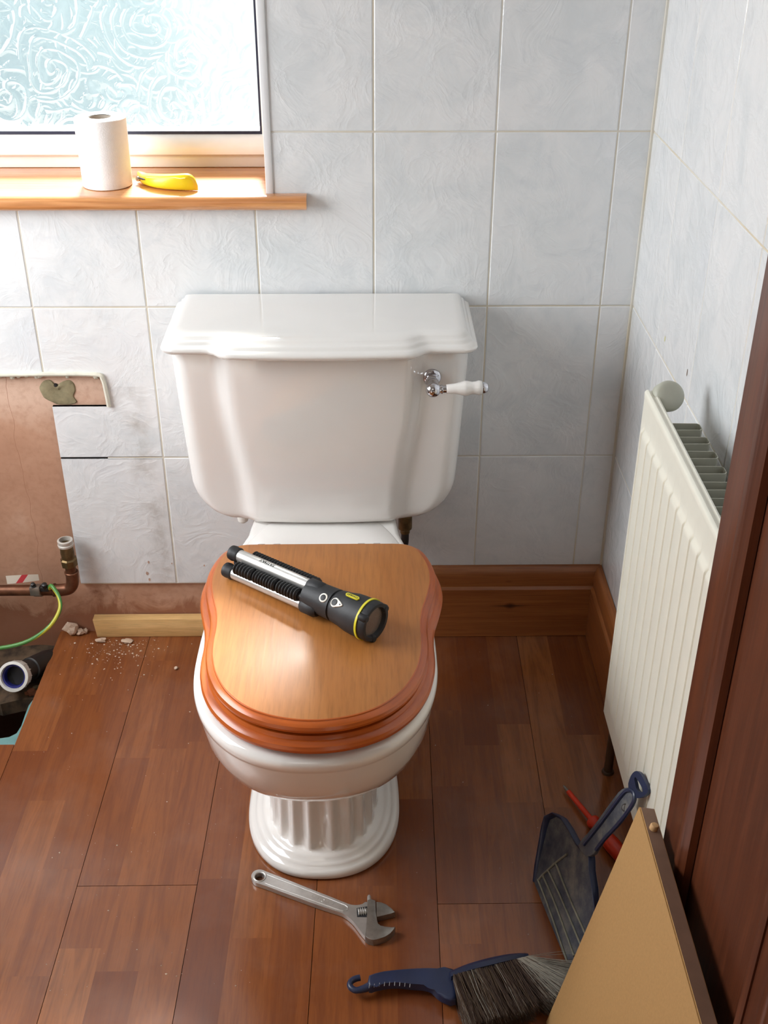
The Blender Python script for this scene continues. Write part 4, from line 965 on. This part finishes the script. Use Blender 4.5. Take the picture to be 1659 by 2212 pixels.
bm = B(); pr = [(RX+0.000, RZ1-0.0122), (RX-0.0006, RZ1-0.004), (RX+0.001, RZ1-0.001), (RX+0.004, RZ1), (RX+0.006, RZ1-0.002), (RX+0.009, RZ1-0.002), (RX+0.0115, RZ1), (RX+0.0140, RZ1-0.001), (RX+0.0150, RZ1-0.005), (RX+0.0130, RZ1-0.012)]
a = [bm.verts.new((x, RY1+0.001, z)) for x, z in pr]; b = [bm.verts.new((x, RY0, z)) for x, z in pr]; bm.faces.new(a); bm.faces.new(b)
for i in range(len(a)): bm.faces.new((a[i], a[(i+1) % len(a)], b[(i+1) % len(a)], b[i]))
finish('top_rail', bm, m_rad, rad, ang=50)
bm = B(); pts = []; yv = RY1-0.058; x0, x1 = RX+0.014, RX+0.062; fp = 0.040
while yv > RY0+0.02:
    pts += [(x0, yv), (x1-0.003, yv-0.0015), (x1, yv-0.005), (x1, yv-fp*0.42), (x1-0.003, yv-fp*0.42-0.0035), (x0, yv-fp*0.5), (x0, yv-fp+0.0005)]; yv -= fp
zt0, zt1 = RZ0+0.03, RZ1-0.022
a = [bm.verts.new((x, y, zt0)) for x, y in pts]; b = [bm.verts.new((x, y, zt1)) for x, y in pts]
a2 = [bm.verts.new((x+0.0006, y-0.0012, zt0)) for x, y in pts]; b2 = [bm.verts.new((x+0.0006, y-0.0012, zt1)) for x, y in pts]
for i in range(len(a)-1):
    bm.faces.new((a[i], a[i+1], b[i+1], b[i])); bm.faces.new((a2[i], a2[i+1], b2[i+1], b2[i])); bm.faces.new((b[i], b[i+1], b2[i+1], b2[i]))
finish('convector_fins', bm, m_radfin, rad, ang=35)
bm = B(); cp = P(1447, 858, 0, 0.402); lathe(bm, cp+Vector((-0.004, 0.012, -0.006)), (0.12, -0.82, 0.5), [(0, 0.018), (0.001, 0.0205), (0.016, 0.0215), (0.020, 0.0205), (0.0225, 0.017), (0.0235, 0.010), (0.0238, 0.002)], 32)
finish('end_cap', bm, m_radfin, rad, label='round cream end cap', ang=50)
bm = B(); p0 = P(1308, 1668, 2, 0.0); tube(bm, [(p0.x+0.004, p0.y, 0.0005), (p0.x+0.004, p0.y, 0.16), (p0.x+0.004, RY1-0.02, 0.215)], 0.0075, 14); lathe(bm, (p0.x+0.004, p0.y, 0.0004), (0, 0, 1), [(0, 0.011), (0.004, 0.010), (0.005, 0.008)], 16)
finish('feed_pipe', bm, plain('brown_painted_pipe', (74, 52, 34), 0.5), rad, label='dark brown feed pipe rising from the floor')
bm = B(); box(bm, (RX+0.058, -0.60, 0.3), (XR-0.0015, -0.57, 0.70), 0.002); box(bm, (RX+0.012, -0.595, 0.32), (RX+0.06, -0.575, 0.36)); finish('wall_bracket', bm, m_radfin, rad)

# ------------------------------------------------------------------ door
DX, DY1, DY0, DZ1 = 0.343, -0.938, -1.70, 1.98
door = bpy.data.objects.new('door_1', None); C.objects.link(door); door.location = (DX+0.02, DY0, 0.006); door['kind'] = 'structure'; door['label'] = 'dark mahogany panelled door standing open at the right'
bm = B(); T = 0.038
pan = [(-1.187, -1.010+0.005), (-1.45, -1.268+0.002)]     # two panel columns
S = 0.052
cols = [(DY1-S-0.027-0.155-0.0, DY1-S), ]
c1 = (-1.205, DY1-S); c2 = (-1.47, -1.205-0.0)
# stiles, muntin and rails leave recesses in which the panels sit
def dbox(y0, y1, z0, z1, x0=DX, x1=DX+T, b=0.0015): box(bm, (x0, y0, z0), (x1, y1, z1), b)
dbox(DY1-S, DY1, 0.006, DZ1); dbox(DY0, DY0+0.10, 0.006, DZ1)
for z0, z1 in ((0.006, 0.16), (1.32, 1.44), (1.86, DZ1)): dbox(DY0+0.1, DY1-S, z0, z1)
dbox(-1.262, -1.236, 0.16, 1.32); dbox(-1.262, -1.236, 1.44, 1.86)
finish('stiles_and_rails', bm, m_door, door)
bm = B()
for y0, y1 in ((-1.236, DY1-S), (DY0+0.1, -1.262)):
    for z0, z1 in ((0.16, 1.32), (1.44, 1.86)):
        box(bm, (DX+0.013, y0-0.002, z0-0.002), (DX+0.025, y1+0.002, z1+0.002))
    if y0 == -1.236:
        finish('door_panel', bm, m_door, door, smooth=False); bm = B()
finish('door_panel', bm, m_door, door, smooth=False)
bm = B()
def mould(y0, y1, z0, z1):
    prof = [(0.0, -0.0015), (0.006, -0.0030), (0.011, -0.0025), (0.014, -0.0005), (0.019, 0.0015), (0.0235, 0.004), (0.026, 0.012), (0.0, 0.012)]
    rg = []
    for (cy, cz, sy, sz) in ((y0, z0, 1, 1), (y1, z0, -1, 1), (y1, z1, -1, -1), (y0, z1, 1, -1)):
        rg.append([bm.verts.new((DX+x, cy+sy*d, cz+sz*d)) for d, x in prof])
    for i in range(4):
        a, b = rg[i], rg[(i+1) % 4]
        for j in range(len(prof)): bm.faces.new((a[j], a[(j+1) % len(prof)], b[(j+1) % len(prof)], b[j]))
for y0, y1 in ((-1.236, DY1-S), (DY0+0.1, -1.262)):
    for z0, z1 in ((0.16, 1.32), (1.44, 1.86)): mould(y0, y1, z0, z1)
finish('panel_moulding', bm, m_door, door, ang=28)

# ------------------------------------------------------------------ leaning board
bt = Vector((0.3155, 0, 0.416)); bb = Vector((0.2330, 0, 0.0012)); Y0, Y1_ = -0.915, -1.62
dv = (bt-bb); dn = Vector((-dv.z, 0, dv.x)).normalized()    # towards the left / up
if dn.x > 0: dn = -dn
bt2, bb2 = bt, bb; T = 0.0195
bm = B()
def slab(Ya, Yb, mat): 
    A = [Vector((bb.x, Ya, bb.z)), Vector((bt.x, Ya, bt.z)), Vector((bt.x, Ya, bt.z))-dn*T, Vector((bb.x, Ya, bb.z))-dn*T]
    Bq = [Vector((q.x, Yb, q.z)) for q in A]
    return A, Bq
A, Bq = slab(Y0, Y1_, 0); zmin = min(q.z for q in A); sh = Vector((0, 0, 0.001-zmin))
va = [bm.verts.new(q+sh) for q in A]; vb = [bm.verts.new(q+sh) for q in Bq]
f0 = bm.faces.new((va[0], va[1], vb[1], vb[0])); ft = bm.faces.new((va[1], va[2], vb[2], vb[1])); fb = bm.faces.new((va[2], va[3], vb[3], vb[2])); fl = bm.faces.new((va[3], va[0], vb[0], vb[3])); fe = bm.faces.new(va); ff = bm.faces.new(vb)
ft.material_index = 1; fb.material_index = 1
r = bmesh.ops.bevel(bm, geom=[e for e in ft.edges], offset=0.0015, segments=2, affect='EDGES')
board = finish('leaning_board', bm, [m_mdf, m_edgebd], ang=30); tag(board, 'tan fibreboard panel with brown edge leaning against the dark door', 'board')
bm = B(); dt = (bt-bb).normalized(); pc = Vector((bt.x, -0.950, bt.z))-dn*T*0.5+sh; lathe(bm, pc-dt*0.003, dt, [(0, 0.0052), (0.008, 0.0052), (0.0098, 0.0040), (0.0102, 0.001)], 18); finish('dowel', bm, m_dowel, board, label='pale wooden dowel end')

# ------------------------------------------------------------------ dustpan standing on its lip against the radiator
l0, l1, tpv = Vector((0.248, -0.659, 0.002)), Vector((0.276, -0.815, 0.002)), Vector((0.344, -0.70, 0.285))
nn = (l1-l0).cross(tpv-l0).normalized()
if nn.dot(CAM-l0) < 0: nn = -nn
dp = thing('dustpan', 'dusty dark blue dustpan propped upright between the screwdriver and the leaning board', 'dustpan', tuple(l0))
def dq(u, v, h=0): return PP(u, v, l0+nn*h, nn)
bm = B()
oc = [(1153, 1905), (1160, 1868), (1170, 1828), (1180, 1786), (1187, 1766), (1204, 1758), (1222, 1768), (1238, 1792), (1254, 1822), (1268, 1838), (1283, 1850), (1284, 1880), (1290, 1920), (1292, 1960), (1286, 2010), (1266, 2076), (1241, 2122)]
ip = [dq(u, v) for u, v in oc]
plate(bm, ip, -nn, 0.0022)
def rimtube(pts, r, h, mat=0): tube(bm, catmull([dq(u, v, h) for u, v in pts], 4), r, 8, mat)
finish('tray', bm, m_dustpan, dp, ang=30, label='dusty blue tray')
bm = B()
# raised side walls: ribbon standing off the tray along its sides and back
wl = oc[:]; a = [dq(u, v) for u, v in wl[:16]]; ctr = dq(1230, 1930)
rings_ = []
for q in a:
    inw = (ctr-q); inw -= nn*inw.dot(nn); inw.normalize()
    i_ = a.index(q); hgt = 0.018*min(1, i_/4+0.15)*(1 if i_ < 12 else max(0.2, 1-(i_-12)/4))
    rings_.append([q+inw*0.000-nn*0.002, q-inw*0.002+nn*hgt*0.5, q-inw*0.001+nn*hgt*0.55, q+inw*0.0025+nn*hgt*0.45, q+inw*0.004])
loft(bm, rings_); finish('side_wall', bm, m_bluepl, dp, ang=60)
bm = B()
for pts in ([(1162, 1900), (1185, 1960), (1228, 2085)], [(1173, 1892), (1200, 1955), (1240, 2065)], [(1184, 1880), (1212, 1940), (1256, 2045)], [(1201, 1866), (1228, 1935), (1268, 2025)], [(1164, 1900), (1172, 1890), (1185, 1878), (1200, 1864), (1225, 1845)]):
    rimtube(pts, 0.0017, 0.0012)
finish('tray_ribs', bm, plain('dust_worn_ridge', (128, 126, 112), 0.7, 0, 0, 0.25, 60), dp, ang=80)
bm = B()
hl = [(1256, 1826), (1278, 1800), (1300, 1772), (1320, 1744), (1338, 1720), (1350, 1706), (1362, 1702), (1372, 1708), (1376, 1722), (1371, 1740), (1354, 1764), (1330, 1792), (1308, 1816), (1290, 1845), (1272, 1850)]
plate(bm, dense([dq(u, v, 0.004) for u, v in hl], 2), nn, 0.006, 0.0012)
rimtube([(1262, 1824), (1300, 1776), (1335, 1729), (1350, 1711), (1361, 1707), (1369, 1712), (1371, 1723), (1366, 1738), (1340, 1775), (1306, 1812), (1288, 1836)], 0.0030, 0.0105, 1)
q = dq(1350, 1744, 0.010); tube(bm, [q + (UU*math.sin(a)+RR*math.cos(a))*0.0052 for a in [2*PI*k/16 for k in range(17)]], 0.0010, 6)
finish('pan_handle', bm, [m_dustpan, m_bluepl], dp, ang=35, label='dusty handle with dark blue rim')
bm = B()
lo = dense([dq(u, v, 0.006) for u, v in [(1364, 1702), (1366, 1685), (1373, 1671), (1382, 1666), (1391, 1673), (1400, 1690), (1407, 1706), (1402, 1717), (1390, 1724), (1376, 1722)]], 2)
hi = dense([dq(u, v, 0.006) for u, v in [(1381, 1703), (1379, 1693), (1377, 1684), (1379, 1679), (1384, 1686), (1389, 1694), (1394, 1704), (1395, 1711), (1391, 1712), (1386, 1710)]], 2)
for lo_, hi_ in ((lo, hi),):
    rA = [bm.verts.new(p) for p in lo_]; rB = [bm.verts.new(p) for p in hi_]; rC = [bm.verts.new(p+nn*0.005) for p in hi_]; rD = [bm.verts.new(p+nn*0.005) for p in lo_]
    m_ = len(rA)
    for x, y in ((rA, rB), (rB, rC), (rC, rD), (rD, rA)):
        for i in range(m_): bm.faces.new((x[i], x[(i+1) % m_], y[(i+1) % m_], y[i]))
finish('hanging_loop', bm, m_bluepl, dp, ang=35)

# ------------------------------------------------------------------ screwdriver
s0, s1, s2 = P(1217, 1697, 2, 0.009), P(1284, 1778, 2, 0.012), P(1340, 1846, 2, 0.014)
scd = thing('screwdriver', 'red insulated screwdriver on the floor behind the dustpan handle', 'screwdriver', (s1.x, s1.y, 0))
d1 = (s1-s0).normalized(); ls = (s1-s0).length; zt = s0
bm = B(); lathe(bm, s0, d1, [(0, 0.0008), (0.004, 0.0024), (0.010, 0.0027), (0.022, 0.0027)], 12); finish('blade', bm, m_steel_dk, scd, label='bare dark steel tip')
bm = B(); lathe(bm, s0+d1*0.016, d1, [(0, 0.0038), (0.001, 0.0044), (ls-0.030, 0.0046), (ls-0.020, 0.0060)], 18); finish('shaft', bm, m_red, scd, label='orange red insulated shaft')
bm = B(); d2 = (s2-s1).normalized(); ld = (s2-s1).length
lathe(bm, s1-d1*0.010, d1, [(0, 0.0065), (0.004, 0.0115), (0.009, 0.0120), (0.016, 0.0085), (0.024, 0.0082), (0.040, 0.0115), (0.062, 0.0138), (0.085, 0.0132), (0.102, 0.0115), (0.108, 0.007)], 24)
for v in bm.verts: v.co.z = max(v.co.z, 0.0006)
finish('grip', bm, m_red, scd, ang=50)

# ------------------------------------------------------------------ hand brush
b0_, b1_ = P(972, 2112, 2, 0.024), P(1140, 2071, 2, 0.024); b0_.z = b1_.z = 0
bd = (b1_-b0_); BL = bd.length; bd.normalize(); bn = Vector((bd.y, -bd.x, 0))
if bn.y > 0: bn = -bn                                      # bn: towards the viewer
brush = thing('hand_brush', 'dark blue hand brush with brown and grey bristles lying on its side', 'brush', tuple(b0_))
bm = B(); secs = []
for i in range(13):
    t = i/12; w = 0.0045+0.002*math.sin(PI*t); zh = 0.040*(1-0.18*abs(2*t-1)**3)
    c = b0_+bd*(BL*t)
    secs.append([c-bn*w+Vector((0, 0, 0.003)), c+bn*w+Vector((0, 0, 0.0008)), c+bn*w+Vector((0, 0, zh)), c+Vector((0, 0, zh+0.0022)), c-bn*w+Vector((0, 0, zh-0.002))])
loft(bm, secs); finish('brush_head', bm, m_bluepl, brush, ang=40)
bm = B()
hx = [(758, 2122, .018), (756, 2130, .018), (764, 2137, .018), (780, 2133, .018), (797, 2122, .018)]
top = [(797, 2109), (830, 2102), (880, 2097), (925, 2095), (960, 2097), (985, 2098)]
bot = [(985, 2161), (960, 2158), (944, 2148), (932, 2136), (915, 2131), (890, 2129), (860, 2126), (838, 2127), (812, 2132), (797, 2135)]
O = [P(u, v, 2, 0.020) for u, v in top+bot]
plate(bm, [Vector((p.x, p.y, 0.010)) for p in dense(O, 2)], (0, 0, 1), 0.014, 0.0035, seg=3)
tube(bm, catmull([Vector((*P(u, v, 2, 0.018).xy, 0.016)) for u, v in [(800, 2128), (785, 2134), (768, 2137), (757, 2130), (757, 2120), (766, 2113), (778, 2110)]], 5), [0.0064-0.0019*min(1, k/8) for k in range(31)], 12)
finish('brush_handle', bm, m_bluepl, brush, ang=50, label='dark blue moulded handle with hook end')
bm = B()
for k in range(9):
    a = P(797+k*11, 2135-3.5*math.sin(PI*min(1, k/8*0.9))*1.5, 2, 0.022); b = P(797+k*11+1, 2127-3.5*math.sin(PI*min(1, k/8*0.9))*2.0, 2, 0.025)
    tube(bm, [Vector((*a.xy, 0.0225)), Vector((*b.xy, 0.0246))], 0.0005, 5)
finish('grip_notches', bm, plain('pale_scuffed_edge', (150, 150, 152), 0.6), brush)
bm = B(); rb = random.Random(3)
for i in range(5200):
    t = rb.random() if rb.random() < 0.68 else 0.80+0.20*rb.random(); z = 0.003+0.036*rb.random(); root = b0_+bd*(BL*(0.02+0.97*t))+bn*0.006+Vector((0, 0, z))
    endf = max(0, (t-0.74)/0.26)
    L = 0.072+0.012*rb.random() - 0.010*endf*rb.random()
    fan = -0.02+0.16*t+0.80*endf**1.2 + rb.gauss(0, 0.05+0.12*endf)
    dirv = (bn*math.cos(fan)+bd*math.sin(fan)); dirv.z = (z-0.021)*3.0*rb.random()+rb.gauss(0, 0.03)
    mid = root+dirv*L*0.5+Vector((rb.gauss(0, 0.0015), rb.gauss(0, 0.0015), 0)); tip = root+dirv*L+bd*(0.006*rb.random()*endf); tip.z = max(0.0008, min(0.05, tip.z)); mid.z = max(0.001, mid.z)
    if tip.y < -0.905 and tip.x > 0.222: continue
    w = 0.00036; pr_ = dirv.cross(Vector((0, 0, 1))).normalized()*w; uz = Vector((0, 0, w))
    mi = 1 if (t > 0.83 and rb.random() < 0.95) or (rb.random() < 0.06) else (2 if rb.random() < 0.3 else 0)
    R_ = []
    for c_, s_ in ((root, 1.0), (mid, 0.9), (tip, 0.35)): R_.append([bm.verts.new(c_-pr_*s_), bm.verts.new(c_+pr_*s_), bm.verts.new(c_+uz*s_*1.4)])
    for x, y in zip(R_, R_[1:]):
        for j in range(3): bm.faces.new((x[j], x[(j+1) % 3], y[(j+1) % 3], y[j])).material_index = mi
finish('bristles', bm, [plain('dark_brown_bristle', (70, 52, 42), 0.8), plain('pale_grey_bristle', (158, 152, 140), 0.8), plain('mid_brown_bristle', (92, 74, 56), 0.8)], brush, smooth=False, stuff=True, label='dense brown bristles with a pale grey end')
